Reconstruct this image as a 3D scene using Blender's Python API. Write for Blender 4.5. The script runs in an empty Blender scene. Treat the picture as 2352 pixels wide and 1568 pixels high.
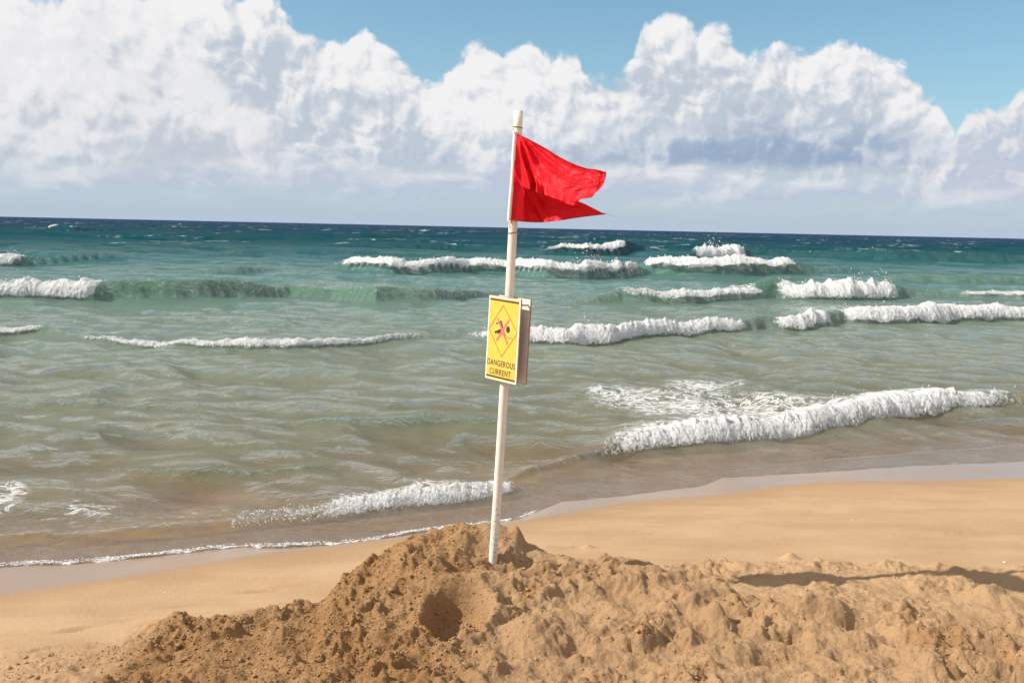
import bpy, math, random
import numpy as np
random.seed(7); RNG = np.random.default_rng(11)
R = math.radians
scene = bpy.context.scene
# ------------------------------------------------------------------ camera
HC = 2.1                                   # eye height above the sea
VW, VH, F = 2352., 1568., 2287.            # measuring grid used for reading the photograph
ROLL = R(1.24); PITCH = math.atan(261.5 * math.cos(ROLL) / F)
from mathutils import Matrix, Vector
cd = bpy.data.cameras.new('camera'); cam = bpy.data.objects.new('camera', cd); scene.collection.objects.link(cam)
cd.sensor_width = 36; cd.lens = 36 * F / VW; cd.clip_start = 0.1; cd.clip_end = 30000
cam.location = (0, 0, HC)
cam.rotation_euler = (Matrix.Rotation(R(90) - PITCH, 4, 'X') @ Matrix.Rotation(ROLL, 4, 'Z')).to_euler()
cd.dof.use_dof = True; cd.dof.focus_distance = 5.6; cd.dof.aperture_fstop = 9
scene.camera = cam
# ------------------------------------------------------------------ colour management
scene.view_settings.view_transform = 'Standard'; scene.view_settings.look = 'None'
scene.view_settings.exposure = 0.30; scene.view_settings.gamma = 1; scene.view_settings.use_curve_mapping = False
cy = scene.cycles; cy.max_bounces = 4; cy.diffuse_bounces = 2; cy.glossy_bounces = 2; cy.transmission_bounces = 2; cy.transparent_max_bounces = 6
cy.caustics_reflective = False; cy.caustics_refractive = False; cy.sample_clamp_indirect = 6
# ------------------------------------------------------------------ sun
SUN_EL = R(39.5); LDIR = Vector((math.cos(SUN_EL), 0.0, -math.sin(SUN_EL)))       # light travels to +x: the sun stands on the left
LDIR.rotate(Matrix.Rotation(R(7), 3, 'Z'))
sl = bpy.data.lights.new('sun', 'SUN'); sl.energy = 4.9; sl.angle = R(0.53); sl.color = (1.0, 0.93, 0.83)
so = bpy.data.objects.new('sun', sl); scene.collection.objects.link(so)
so.rotation_euler = LDIR.to_track_quat('-Z', 'Y').to_euler(); so.location = (-20, 0, 20)

def ray(x, y):
    a = (x - VW/2) / F; b = -(y - VH/2) / F
    c, s = math.cos(ROLL), math.sin(ROLL)
    a, b = a*c - b*s, a*s + b*c
    return np.array([a, math.cos(PITCH) + b*math.sin(PITCH), -math.sin(PITCH) + b*math.cos(PITCH)])
def at_z(x, y, z=0.):
    r = ray(x, y); return np.array([0, 0, HC]) + r * (z - HC) / r[2]
def at_y(x, y, Y):
    r = ray(x, y); return np.array([0, 0, HC]) + r * Y / r[1]
def azel(x, y):
    r = ray(x, y); return math.degrees(math.atan2(r[0], r[1])), math.degrees(math.asin(r[2]/np.linalg.norm(r)))

# ------------------------------------------------------------------ node helper
class N:
    def __init__(s, nt): s.nt = nt; nt.nodes.clear()
    def node(s, t, ins=None, out=0, **kw):
        n = s.nt.nodes.new(t)
        for k, v in kw.items(): setattr(n, k, v)
        for k, v in (ins or {}).items(): s.put(n.inputs[k], v)
        return n.outputs[out] if out is not None else n
    def put(s, sock, v):
        if isinstance(v, bpy.types.NodeSocket): s.nt.links.new(v, sock)
        else:
            if isinstance(v, tuple) and len(v) == 3 and sock.type == 'RGBA': v = (*v, 1)
            sock.default_value = v
    def m(s, op, a, b=0., c=0., clamp=False):
        return s.node('ShaderNodeMath', {0: a, 1: b, 2: c}, operation=op, use_clamp=clamp)
    def add(s, a, b): return s.m('ADD', a, b)
    def sub(s, a, b): return s.m('SUBTRACT', a, b)
    def mul(s, a, b): return s.m('MULTIPLY', a, b)
    def ss(s, x, lo, hi, a=0., b=1.):
        return s.node('ShaderNodeMapRange', {0: x, 1: lo, 2: hi, 3: a, 4: b}, interpolation_type='SMOOTHSTEP')
    def lin(s, x, lo, hi, a=0., b=1.):
        return s.node('ShaderNodeMapRange', {0: x, 1: lo, 2: hi, 3: a, 4: b})
    def mix(s, f, a, b, blend='MIX'):
        n = s.nt.nodes.new('ShaderNodeMix'); n.data_type = 'RGBA'; n.blend_type = blend
        s.put(n.inputs[0], f); s.put(n.inputs[6], a); s.put(n.inputs[7], b); return n.outputs[2]
    dim = '3D'
    def noise(s, vec, scale, detail=4, rough=.55, dist=0., out=0, lac=2.0):
        return s.node('ShaderNodeTexNoise', {'Vector': vec, 'Scale': scale, 'Detail': detail, 'Roughness': rough, 'Distortion': dist, 'Lacunarity': lac}, out, noise_dimensions=s.dim)
    def voro(s, vec, scale, detail=0, rough=.5, feature='F1'):
        n = s.nt.nodes.new('ShaderNodeTexVoronoi'); n.feature = feature; n.voronoi_dimensions = s.dim
        s.put(n.inputs['Vector'], vec); s.put(n.inputs['Scale'], scale)
        if feature in ('F1', 'SMOOTH_F1'): n.inputs['Detail'].default_value = detail; n.inputs['Roughness'].default_value = rough
        return n.outputs[0]
    def vmath(s, op, a, b=(0, 0, 0), out=0): return s.node('ShaderNodeVectorMath', {0: a, 1: b}, out, operation=op)
    def comb(s, x, y, z=0.): return s.node('ShaderNodeCombineXYZ', {0: x, 1: y, 2: z})
    def curve(s, x, pts):
        n = s.nt.nodes.new('ShaderNodeFloatCurve'); c = n.mapping.curves[0]
        n.mapping.use_clip = False
        pts = sorted(pts)
        c.points[0].location = pts[0]; c.points[1].location = pts[-1]
        for p in pts[1:-1]: c.points.new(*p)
        n.mapping.update(); s.put(n.inputs['Value'], x); return n.outputs[0]
    def bump(s, h, strength, dist, normal=None):
        ins = {'Height': h, 'Strength': strength, 'Distance': dist}
        if normal is not None: ins['Normal'] = normal
        return s.node('ShaderNodeBump', ins)

# ------------------------------------------------------------------ world: clear sky with cumulus banks
world = bpy.data.worlds.new('World'); scene.world = world; world.use_nodes = True
w = N(world.node_tree); w.dim = '2D'
sky = w.node('ShaderNodeTexSky', sky_type='NISHITA', sun_disc=False, sun_elevation=SUN_EL, sun_rotation=R(-97), altitude=0, air_density=1.0, dust_density=0.6, ozone_density=2.0)
tc = w.node('ShaderNodeTexCoord')
sep = w.node('ShaderNodeSeparateXYZ', {0: tc}, None)
X, Y, Z = sep.outputs
AZ = w.mul(w.m('ARCTAN2', X, Y), 57.2958); EL = w.mul(w.m('ARCSINE', Z), 57.2958)
base = w.mix(1.0, sky, (0.083, 0.107, 0.106), 'MULTIPLY')          # sky strength 0.1 with the white balance of the photo
u = w.mul(w.add(AZ, 60.), 1/120.)
def outline(pts, edge=None):
    cv = []
    for x, y in pts:
        a, e = azel(x, y); cv.append(((a + 60)/120., e/30.))
    return cv
def layer(bg, pts, ext_l, ext_r, seed, puff, soft, bot_el, bot_soft, dark, light, scale=1.0, shade_len=3.0, opacity=1.0, stretch=1.0):
    cv = [(0., ext_l/30.)] + outline(pts) + [(1., ext_r/30.)]
    T = w.mul(w.curve(u, cv), 30.)
    P = w.comb(w.add(w.mul(AZ, 1/stretch), seed*37.), w.add(EL, seed*11.))
    wob = w.noise(P, .35*scale, 3, .5, out=1)
    P2 = w.vmath('ADD', P, w.vmath('SCALE', w.vmath('SUBTRACT', wob, (.5, .5, .5))))
    for nd in w.nt.nodes:
        if nd.type == 'VECT_MATH' and nd.operation == 'SCALE' and not nd.inputs[3].is_linked: nd.inputs[3].default_value = 1.6
    n1 = w.noise(P2, .36*scale, 9, .60)
    v1 = w.voro(P2, .60*scale, 5, .50)                            # cauliflower billows
    billow = w.sub(.55, v1)
    den = w.add(w.mul(w.sub(n1, .5), 3.2), w.mul(billow, 2.1))
    D = w.add(w.sub(T, EL), w.mul(den, puff))
    mask = w.mul(w.ss(D, 0., soft), w.ss(w.add(EL, w.mul(w.sub(n1, .5), 1.4)), bot_el - bot_soft, bot_el + bot_soft))
    # light from the upper left: compare the billows with those a little way toward the sun
    P3 = w.vmath('ADD', P2, (-.26/scale, .32/scale, .1))
    n2 = w.noise(P3, .36*scale, 7, .57); v2 = w.voro(P3, .60*scale, 3, .48)
    relief = w.add(w.mul(w.sub(n1, n2), 2.6), w.mul(w.sub(v2, v1), 1.15))
    big = w.noise(P, .16*scale, 3, .5)
    lit = w.add(w.add(w.mul(relief, 1.0), w.ss(D, 0., shade_len, .86, 0.36)), w.mul(w.sub(big, .5), 2.4))
    lit = w.add(lit, w.ss(EL, bot_el, bot_el + 5., -.28, .12))
    col = w.mix(w.m('MULTIPLY', w.ss(lit, -.15, 1.05), 1.0, clamp=True), dark, light)
    return w.mix(w.mul(mask, opacity), bg, col)
WHITE = (.73, .725, .73)
col = base
PH = w.comb(w.m('DIVIDE', X, w.m('MAXIMUM', w.add(Z, .12), .05)), w.m('DIVIDE', Y, w.m('MAXIMUM', w.add(Z, .12), .05)))
ho = w.noise(PH, 1.15, 6, .55)
hm_ = w.mul(w.ss(ho, .12, .34), w.ss(w.add(EL, w.mul(w.sub(ho, .5), 9.)), 13.2, 16.))
col = w.mix(w.mul(hm_, .93), col, w.mix(w.ss(ho, .45, .72), (.54, .53, .53), (.36, .385, .43)))
# pale haze toward the horizon
haz = w.m('POWER', 2.718, w.mul(w.m('MAXIMUM', EL, 0.), -1/5.5))
col = w.mix(w.mul(haz, .75), col, (.40, .49, .60))
# main cumulus bank with towers
col = layer(col, [(-40,-40),(430,-60),(560,-30),(640,-10),(690,60),(780,60),(840,55),(890,95),(960,130),(1010,160),(1060,112),(1100,88),(1150,110),(1210,85),(1290,88),(1330,110),(1352,165),(1420,158),(1458,120),(1475,30),(1520,18),(1600,30),(1680,60),(1740,110),(1800,75),(1870,85),(1930,70),(2010,95),(2070,130),(2130,170),(2170,215),(2200,300),(2260,330),(2352,350)],
            15, 5, 1, .46, .60, 2.6, 1.2, (.425, .475, .545), WHITE, .85, 5.5)
# low distant bands near the horizon
col = layer(col, [(0,362),(300,345),(500,330),(800,345),(1100,352),(1400,352),(1700,372),(2000,385),(2352,380)],
            4, 3.5, 5, .55, 1.0, 1.5, .8, (.42, .47, .57), (.70, .69, .71), 1.0, 2.2, .92, 2.2)
# grey undersides in front, right of centre
col = layer(col, [(0,200),(200,230),(420,270),(600,310),(700,330),(850,300),(1000,290),(1200,280),(1400,260),(1560,230),(1700,210),(1900,200),(2050,215),(2160,240),(2230,330),(2352,370)],
            7, 3, 2, .62, 3.0, 3.7, .35, (.235, .315, .45), (.56, .595, .65), .75, 5.0, .90)
# left cloud
col = layer(col, [(0,-80),(300,-60),(430,20),(520,120),(600,220),(700,300),(900,360),(1200,420),(1600,440),(2352,450)],
            16, 1, 3, .9, 2.2, 2.4, 1.1, (.44, .475, .53), (.72, .71, .72), .7, 7.0, .80)
# bank rising at the right edge
col = layer(col, [(0,470),(1500,470),(1900,470),(2040,440),(2100,395),(2170,345),(2210,262),(2260,225),(2310,228),(2352,170)],
            1, 17, 4, .42, .8, 2.2, 1.0, (.42, .46, .56), (.73, .70, .70), 1.0, 4.5, .92)
# near-horizon veil in front of everything
veil = w.m('POWER', 2.718, w.mul(w.m('MAXIMUM', EL, 0.), -1/1.9))
col = w.mix(w.mul(veil, .88), col, (.385, .455, .565))
bgn = w.node('ShaderNodeBackground', {0: col, 1: 1.0}); w.node('ShaderNodeOutputWorld', {0: bgn}, None)
world.cycles.sampling_method = 'MANUAL'; world.cycles.sample_map_resolution = 256

# ------------------------------------------------------------------ numpy noise
def _h(ix, iy, s):
    h = (ix.astype(np.int64)*374761393 + iy.astype(np.int64)*668265263 + s*1442695041) & 0xFFFFFFFF
    h = ((h ^ (h >> 13)) * 1274126177) & 0xFFFFFFFF
    return h ^ (h >> 16)
def perlin(x, y, s=0):
    ix = np.floor(x); iy = np.floor(y); fx = (x-ix); fy = (y-iy)
    ux = fx*fx*fx*(fx*(fx*6-15)+10); uy = fy*fy*fy*(fy*(fy*6-15)+10)
    def g(dx, dy):
        a = (_h(ix+dx, iy+dy, s) & 1023) * (2*math.pi/1024)
        return np.cos(a)*(fx-dx) + np.sin(a)*(fy-dy)
    a = g(0,0); b = g(1,0); c = g(0,1); d = g(1,1)
    return ((a+(b-a)*ux) + ((c+(d-c)*ux)-(a+(b-a)*ux))*uy) * 1.5
def fbm(x, y, s=0, oct=4, gain=.5):
    r = 0; a = 1.; t = 0
    for i in range(oct):
        r = r + a*perlin(x*2**i + 13.1*i, y*2**i - 7.7*i, s+i); t += a; a *= gain
    return r / t
def worley(x, y, s=0):
    ix = np.floor(x); iy = np.floor(y); best = np.full(x.shape, 9.)
    hh = np.zeros(x.shape)
    for dx in (-1, 0, 1):
        for dy in (-1, 0, 1):
            h = _h(ix+dx, iy+dy, s)
            px = ix+dx+(h & 255)/255.; py = iy+dy+((h >> 8) & 255)/255.
            rr = .55 + .45*((h >> 16) & 255)/255.
            d = ((x-px)**2+(y-py)**2)/rr**2
            best = np.minimum(best, d)
    return np.sqrt(np.maximum(0, 1-best))            # domes
def sstep(x, a, b):
    t = np.clip((x-a)/(b-a), 0, 1); return t*t*(3-2*t)

# ------------------------------------------------------------------ shore lines (read from the photo, laid on the sea plane)
def line(pts, z=0.):
    p = np.array([at_z(x, y, z) for x, y in pts]); o = np.argsort(p[:, 0]); return p[o, 0], p[o, 1]
def lerp_line(L, x):
    xs, ys = L
    r = np.interp(x, xs, ys)
    r = np.where(x < xs[0], ys[0] + (x-xs[0])*.40, r)
    return np.where(x > xs[-1], ys[-1] + (x-xs[-1])*.22, r)
WET = line([(0,1365),(150,1345),(300,1320),(450,1298),(600,1272),(750,1256),(900,1238),(1050,1222),(1200,1195),(1320,1175),(1450,1153),(1600,1140),(1720,1128),(1800,1115),(1900,1107),(2100,1104),(2352,1098)])
SWASH = line([(0,1300),(100,1296),(200,1290),(330,1280),(400,1270),(560,1254),(640,1256),(760,1250),(850,1240),(1000,1215),(1100,1204),(1200,1188),(1225,1176),(1290,1150),(1400,1140),(1500,1128),(1620,1112),(1660,1096),(1750,1090),(1900,1082),(2100,1068),(2352,1058)])
COSK = .915
def q_swash(x, y): return (y - lerp_line(SWASH, x))*COSK
def q_wet(x, y): return (y - lerp_line(WET, x))*COSK
def base_sand(x, y):
    qw = q_wet(x, y); qs = q_swash(x, y)
    land = np.maximum(-qw, 0)
    z = .010 + np.minimum(land*.055, .10 + land*.012) 
    sea = np.maximum(qs, 0)
    strip = np.clip(-qs/np.maximum(qw-qs+1e-4, .02), 0, 1)
    z = np.where(qw > 0, -.006 + .016*np.clip(-qs/np.maximum(qw-qs, .02), 0, 1)*0 + .016*np.clip(1-qw/np.maximum(qw-np.minimum(qs, 0)*1+1e-3, .05), 0, 1), z)
    z = np.where(qs > 0, -.006 - depth(sea)*1.0, z)
    return z
def depth(q):
    q = np.maximum(q, 0)
    return np.where(q < 12, .045*q, np.where(q < 60, .54+(q-12)*.045, 2.7+(q-60)*.05)).clip(0, 30)
def qtot(x, y): return q_swash(x, y)

# ------------------------------------------------------------------ the sand
def G(x, y, px, py, z, sx, sy, h, rot=0):
    p = at_z(px, py, z); dx = x-p[0]; dy = y-p[1]; c, s = math.cos(rot), math.sin(rot)
    a = (dx*c+dy*s)/sx; b = (-dx*s+dy*c)/sy
    return h*np.exp(-(a*a+b*b))
# ridge of the heap: picture x, picture y, distance
RIDGE = [(330,1492,4.85),(420,1470,4.85),(520,1452,4.9),(640,1432,4.95),(720,1405,5.05),(770,1370,5.15),(795,1335,5.25),(830,1312,5.35),(900,1280,5.45),(945,1240,5.55),(985,1222,5.6),(1080,1208,5.62),(1130,1209,5.6),(1190,1224,5.6),(1215,1248,5.6),(1275,1283,5.55),(1340,1293,5.5),(1440,1292,5.45),(1500,1296,5.4),(1560,1325,5.3),(1640,1348,5.2),(1700,1378,5.1),(1800,1380,5.05),(1900,1383,5.0),(2000,1395,4.95),(2080,1415,4.9),(2180,1450,4.8),(2352,1490,4.7)]
rp = np.array([at_y(a, b, c) for a, b, c in RIDGE])
RX, RY, RZ = rp[:, 0], rp[:, 1], rp[:, 2]
PBx = -.08
def heap(x, y, z0):
    warp = .05*fbm(x*3, y*3, 60, 3); xx = x + .05*fbm(x*2.5, y*2.5, 61, 3)
    ry = np.interp(xx, RX, RY); rz = np.interp(xx, RX, RZ)
    hr = np.maximum(rz - z0, 0.0)
    side = sstep(xx, RX[0]-.15, RX[0]+.1)
    t = (ry - y) + warp                      # >0: on the camera's side
    back = np.exp(-(np.minimum(t, 0)/(.10+.55*hr))**2)
    fore = 1/(1+np.exp((t-.62)/.22)) / (1/(1+np.exp(-.62/.22)))
    low = (.012+.033*sstep(xx, -.95, -.55))*sstep(t, -.05, .25)
    f = np.where(t < 0, back, np.clip(fore, 0, 1))
    return (hr*f + low*(1-f*.6))*side, hr, t
def pick(px, py):
    r = ray(px, py); Yv = np.linspace(3.9, 9., 700); P = np.array([0, 0, HC])[None] + r[None]*(Yv/r[1])[:, None]
    z0 = base_sand(P[:, 0], P[:, 1]); h = heap(P[:, 0], P[:, 1], z0)[0] + z0
    k = int(np.argmax(P[:, 2] < h)); return P[k]
def sand_height(x, y, cell):
    z = base_sand(x, y)
    near = (y > 3.0) & (y < 6.6) & (np.abs(x) < 5) 
    rough = np.zeros(x.shape); damp = np.zeros(x.shape)
    xx, yy = x[near], y[near]; z0 = z[near]; cl = cell[near]
    h, hr, t = heap(xx, yy, z0)
    # churned area: camera side of the ridge, and a trampled band on the right behind it
    rg = sstep(t, -.10, .02)*sstep(xx, RX[0]-.1+.1*0, RX[0]+.25)
    band_y = np.interp(xx, [at_z(p, q, .1)[0] for p, q in [(1240,1300),(1320,1292),(1600,1300),(1700,1296),(1850,1296),(2000,1305),(2200,1318),(2352,1308)]],
                           [at_z(p, q, .1)[1] for p, q in [(1240,1300),(1320,1292),(1600,1300),(1700,1296),(1850,1296),(2000,1305),(2200,1318),(2352,1308)]])
    rb = sstep(band_y - yy + .10*fbm(xx*4, yy*4, 33, 3), -.02, .06)*sstep(xx, .35, .55)*.6
    # bottom-left scuffed sand
    lb = sstep(yy + .12*fbm(xx*3, yy*3, 70, 3), 4.62, 4.45)*sstep(-xx, .6, 1.2)*.35*sstep(xx, -2.6, -1.9)
    rg = np.maximum(np.maximum(rg, rb), lb)
    patch = .5+.5*fbm(xx*2.2+3, yy*2.2, 21, 3)*1.6                    # where clods lie thick, where sand has slid smooth
    clod = sstep(patch, .44, .62)
    clod = np.maximum(clod*.95, sstep(xx, -.35, -.75)*sstep(hr, .02, .08))      # the freshly dug left flank is all clods
    # broad lumps
    dz = rg*(.044*fbm(xx*5, yy*5, 1, 3) + .040*np.abs(fbm(xx*3.3, yy*3.3, 5, 2)) + .022*worley(xx/.26+.3*fbm(xx*5, yy*5, 15, 2), yy/.26, 16)*sstep(fbm(xx*2, yy*2, 17, 2), -.15, .2))
    def lod(lam): return np.clip((lam/cl-1.5)/1.5, 0, 1)
    wx = xx + .02*fbm(xx*14, yy*14, 8, 2); wy = yy + .02*fbm(xx*14+9, yy*14, 9, 2)
    dz += rg*(.25+.75*clod)*(.030*worley(wx/.12, wy/.12, 2)*sstep(fbm(xx*6, yy*6, 12, 2), -.1, .35)
             + .025*worley(wx/.055, wy/.055, 3)*sstep(fbm(xx*9, yy*9, 13, 2), -.25, .25)
             + .018*worley(wx/.026, wy/.026, 4)*sstep(fbm(xx*12, yy*12, 14, 2), -.5, .1)
             + .010*worley(wx/.013, wy/.013, 6)*lod(.013) + .028*fbm(wx/.06, wy/.06, 66, 4))
    dz += rg*(1-clod)*(.008*np.abs(fbm(xx*16, yy*9, 31, 4)) + .006*fbm(xx*45, yy*30, 32, 3))
    def g(px, py, z_, *a, k=1.0):
        p = pick(px, py); rest = list(a); ro = rest[3] if len(rest) > 3 else 0; dx = xx-p[0]; dy = yy-p[1]; c_, s_ = math.cos(ro), math.sin(ro)
        return (1.4 if rest[2] < 0 and z_ > 0 else 1.0)*rest[2]*np.exp(-(((dx*c_+dy*s_)/rest[0])**2+((-dx*s_+dy*c_)/rest[1])**2))
    # crater in the slope, its raised rim
    c = pick(1045, 1425); ex = (xx-c[0]-.01)/.165; ey = (yy-c[1]-.01)/.27
    rot = .5; ea = ex*math.cos(rot)+ey*math.sin(rot); eb = -ex*math.sin(rot)+ey*math.cos(rot)
    rr = np.sqrt(ea**2+eb**2) + .10*fbm(xx*9, yy*9, 44, 2)
    hole = sstep(rr, 1.08, .72)
    dz = dz*(1-.85*hole) - .105*hole*(1+.25*(1-np.minimum(rr, 1)**2)) + .022*np.exp(-((rr-1.15)/.2)**2)
    dz -= .125*np.exp(-((xx-PBx)/.22)**2-((yy-5.27)/.20)**2)
    # hollow right of the pole and the crease below it
    dz += g(1185,1290,.2,.13,.07,-.085,.0) + g(1250,1262,.22,.12,.05,.03) + g(1240,1315,.2,.10,.03,-.03,.45)
    dz += g(990,1345,.2,.05,.045,.045) + g(930,1300,.22,.05,.05,.035) + g(1060,1235,.3,.10,.05,.03) + g(1190,1232,.28,.04,.03,.04)
    dz += g(1120,1345,.2,.10,.05,.02)+g(1060,1300,.25,.07,.04,-.02)
    # clods with shade on their right, holes
    dz += g(1225,1480,.12,.10,.14,.085) + g(1265,1440,.15,.045,.05,.03) - g(1320,1500,.1,.05,.12,.05)
    dz += g(1640,1432,.14,.055,.07,.085) + g(1600,1400,.14,.12,.08,.03) - g(1690,1440,.12,.04,.09,.03)
    dz += -g(1812,1478,.1,.075,.055,.085) + g(1880,1425,.12,.17,.08,.075) + g(1700,1430,.1,.05,.06,.02)
    dz += -g(1935,1520,.08,.05,.05,.07) - g(1960,1440,.1,.08,.03,.05) + g(2040,1395,.1,.08,.05,.05)+ g(2075,1450,.1,.1,.03,.03)
    dz += -g(2080,1490,.1,.07,.06,.06) - g(2210,1440,.1,.08,.05,.05) - g(1760,1530,.1,.09,.05,.05) + g(1970,1480,.1,.08,.06,.05) - g(1460,1400,.1,.03,.05,.03) + g(2140,1560,.1,.1,.06,.05)
    dz += g(2255,1385,.1,.10,.09,.085) + g(2330,1400,.1,.12,.07,.04) - g(2330,1445,.1,.13,.06,.055) + g(2190,1500,.08,.22,.12,.07)-g(2290,1530,.08,.05,.10,.06)
    dz += g(1500,1480,.1,.22,.10,.03) - g(1360,1450,.1,.05,.2,.03) + g(1450,1350,.2,.12,.06,.02)
    dz += g(650,1475,.1,.12,.06,.03) + g(345,1500,.08,.035,.03,.05) - g(375,1502,.08,.03,.03,.02)
    # low trampled ridges on the right, the worm mound, the little pit beside the heap
    dz += g(1815,1284,.1,.045,.03,.045) - g(1820,1290,.1,.006,.006,.02)
    dz += g(1620,1302,.1,.10,.03,.022)+g(1780,1352,.1,.20,.04,.018)-g(1780,1350,.1,.14,.03,.012)
    dz += g(1350,1258,.08,.035,.02,.024)-g(1325,1256,.08,.03,.014,.016)-g(1290,1251,.08,.05,.012,.01)
    # scuffs and footprints on the smooth sand, bottom left
    for (a, b_, sx, sy, hh_, ro) in [(170,1447,.09,.018,-.010,.35),(180,1440,.12,.03,.005,.35),(285,1425,.10,.02,-.008,.25),(600,1356,.13,.022,-.012,.22),(640,1346,.13,.022,.006,.1),(670,1385,.07,.02,-.010,0),
                                    (575,1418,.13,.012,-.020,.10),(585,1408,.15,.014,.012,.1),(600,1440,.12,.014,-.018,.0),(600,1430,.15,.014,.014,.05),(530,1425,.03,.02,-.012,.6),(650,1412,.02,.03,-.014,-.5),
                                    (80,1500,.05,.016,-.008,.3),(110,1493,.07,.02,.005,.3),(430,1390,.10,.02,-.005,.2),(1400,1238,.09,.012,-.006,.1),(1500,1262,.12,.014,-.007,.0),(1960,1240,.14,.010,-.004,.05),(2200,1225,.16,.010,-.004,.0),(1700,1262,.10,.010,-.004,.0),(2050,1285,.08,.010,-.006,.0),(345,1550,.03,.02,-.02,0),(180,1545,.03,.02,-.015,0),(1500,1215,.02,.006,-.006,0),(1660,1208,.05,.006,-.005,0),(1830,1209,.06,.008,-.006,0),(800,1328,.04,.02,-.008,.3)]:
        dz += 1.9*g(a, b_, 0, sx, sy, hh_, ro)
    z[near] += h + dz; rough[near] = rg
    dm = rg*.55*sstep(patch+.45*fbm(xx*7, yy*7, 26, 3), .60, 1.0)
    dm = np.maximum(dm, rg*sstep(xx + .15*fbm(xx*4, yy*4, 27, 3), .05, -.35)*.85); dm = np.maximum(dm, hole*.7)
    damp[near] = dm
    # gentle undulation everywhere on the dry beach
    dry = q_wet(x, y) < 0
    z += np.where(dry, .006*fbm(x*1.1, y*2.0, 90, 2)*np.clip(-q_wet(x, y)*2, 0, 1), 0)
    mound = np.zeros(x.shape, bool); mound[near] = (h > .03) & (rg > .25)
    return z, rough, damp, mound

def azimuths(core, n, full=True, lo=-180, hi=180):
    c = np.degrees(np.arctan(np.linspace(-math.tan(R(core)), math.tan(R(core)), n)))
    l = np.linspace(lo, -core, 38)[:-1]; r = np.linspace(core, hi, 38)[1:]
    return np.radians(np.concatenate([l, c, r]))
def rows(segs):
    out = [segs[0][0]]
    for a, b, k in segs:
        n = max(2, int(math.log(b/a)/k)); out += list(a*(b/a)**(np.arange(1, n+1)/n))
    return np.array(out)
def grid_mesh(name, Xg, Yg, Zg, keep, attrs, mat, kind='structure'):
    nr, nc = Xg.shape
    idx = np.arange(nr*nc).reshape(nr, nc)
    q = np.stack([idx[:-1, :-1], idx[:-1, 1:], idx[1:, 1:], idx[1:, :-1]], -1)[keep]
    used = np.zeros(nr*nc, bool); used[q.ravel()] = True
    remap = np.cumsum(used)-1; q = remap[q]
    co = np.stack([Xg.ravel()[used], Yg.ravel()[used], Zg.ravel()[used]], -1).astype(np.float32)
    me = bpy.data.meshes.new(name)
    me.vertices.add(len(co)); me.vertices.foreach_set('co', co.ravel())
    me.loops.add(q.size); me.loops.foreach_set('vertex_index', q.ravel().astype(np.int32))
    me.polygons.add(len(q)); me.polygons.foreach_set('loop_start', (np.arange(len(q))*4).astype(np.int32))
    me.update(calc_edges=True); me.polygons.foreach_set('use_smooth', np.ones(len(q), bool))
    for k, v in attrs.items():
        at = me.attributes.new(k, 'FLOAT', 'POINT'); at.data.foreach_set('value', v.ravel()[used].astype(np.float32))
    me.materials.append(mat)
    o = bpy.data.objects.new(name, me); scene.collection.objects.link(o)
    if kind: o['kind'] = kind
    return o

# ------------------------------------------------------------------ materials of the setting
def newmat(name):
    m = bpy.data.materials.new(name); m.use_nodes = True; return m, N(m.node_tree)
def attr(n, name): return n.node('ShaderNodeAttribute', None, 2, attribute_name=name)
def principled(n, **kw):
    p = n.nt.nodes.new('ShaderNodeBsdfPrincipled')
    for k, v in kw.items(): n.put(p.inputs[k.replace('_', ' ')], v)
    return p.outputs[0]
def output(n, s, disp=None):
    o = n.nt.nodes.new('ShaderNodeOutputMaterial'); n.put(o.inputs[0], s)

M_sand, n = newmat('sand')
oc = n.node('ShaderNodeTexCoord', None, 3)
wet = attr(n, 'wet'); damp = attr(n, 'damp'); rough = attr(n, 'rough')
n1 = n.noise(oc, 1.7, 5, .6); n2 = n.noise(oc, 45, 5, .75); n3 = n.noise(oc, 150, 3, .85); n4 = n.noise(n.node('ShaderNodeMapping', {0: oc, 3: (1, 3.4, 1)}), .9, 5, .6)
c = n.mix(n.ss(n1, .3, .7), (.400, .262, .145), (.455, .306, .178))
c = n.mix(n.mul(n.ss(n4, .42, .68), .55), c, (.33, .205, .115))
c = n.mix(n.mul(n.ss(n3, .50, .78), .38), c, (.78, .60, .42))
c = n.mix(n.mul(n.ss(n3, .52, .25), .35), c, (.30, .17, .08))
c = n.mix(n.mul(n.mul(n.ss(n2, .47, .64), .30), n.add(.3, rough)), c, (.30, .175, .085))
c = n.mix(n.mul(damp, n.ss(n.add(n1, n.mul(n2, .4)), .50, .85, .40, .95)), c, (.265, .138, .048))
c = n.mix(n.mul(rough, .55), c, n.mix(1., c, (1.0, .90, .78), 'MULTIPLY'))
c = n.mix(n.mul(wet, .8), c, (.29, .190, .120))
hb = n.add(n.mul(n3, .12), n.add(n.mul(n2, 1.7), n.mul(n.noise(oc, 110, 3, .7), n.add(.12, n.mul(rough, .45)))))
bs = n.mul(n.sub(1., n.m('MINIMUM', n.mul(wet, 1.1), 1.)), n.add(.32, n.mul(rough, .6)))
nb = n.bump(hb, bs, .011)
sp = principled(n, Base_Color=c, Roughness=n.add(.85, n.mul(wet, -.5)), Specular_IOR_Level=.25, Normal=nb)
rip = n.bump(n.noise(n.node('ShaderNodeMapping', {0: oc, 3: (1, 4, 1)}), 3.0, 4, .6), .15, .01)
film = n.node('ShaderNodeBsdfGlossy', {'Color': (1, 1, 1, 1), 'Roughness': .13, 'Normal': rip})
fr = n.node('ShaderNodeFresnel', {'IOR': 1.33, 'Normal': rip})
output(n, n.node('ShaderNodeMixShader', {0: n.m('MULTIPLY', n.mul(fr, n.ss(n4, .35, .65, .5, 1.05)), n.ss(wet, .25, 1.), clamp=True), 1: sp, 2: film}))

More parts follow.
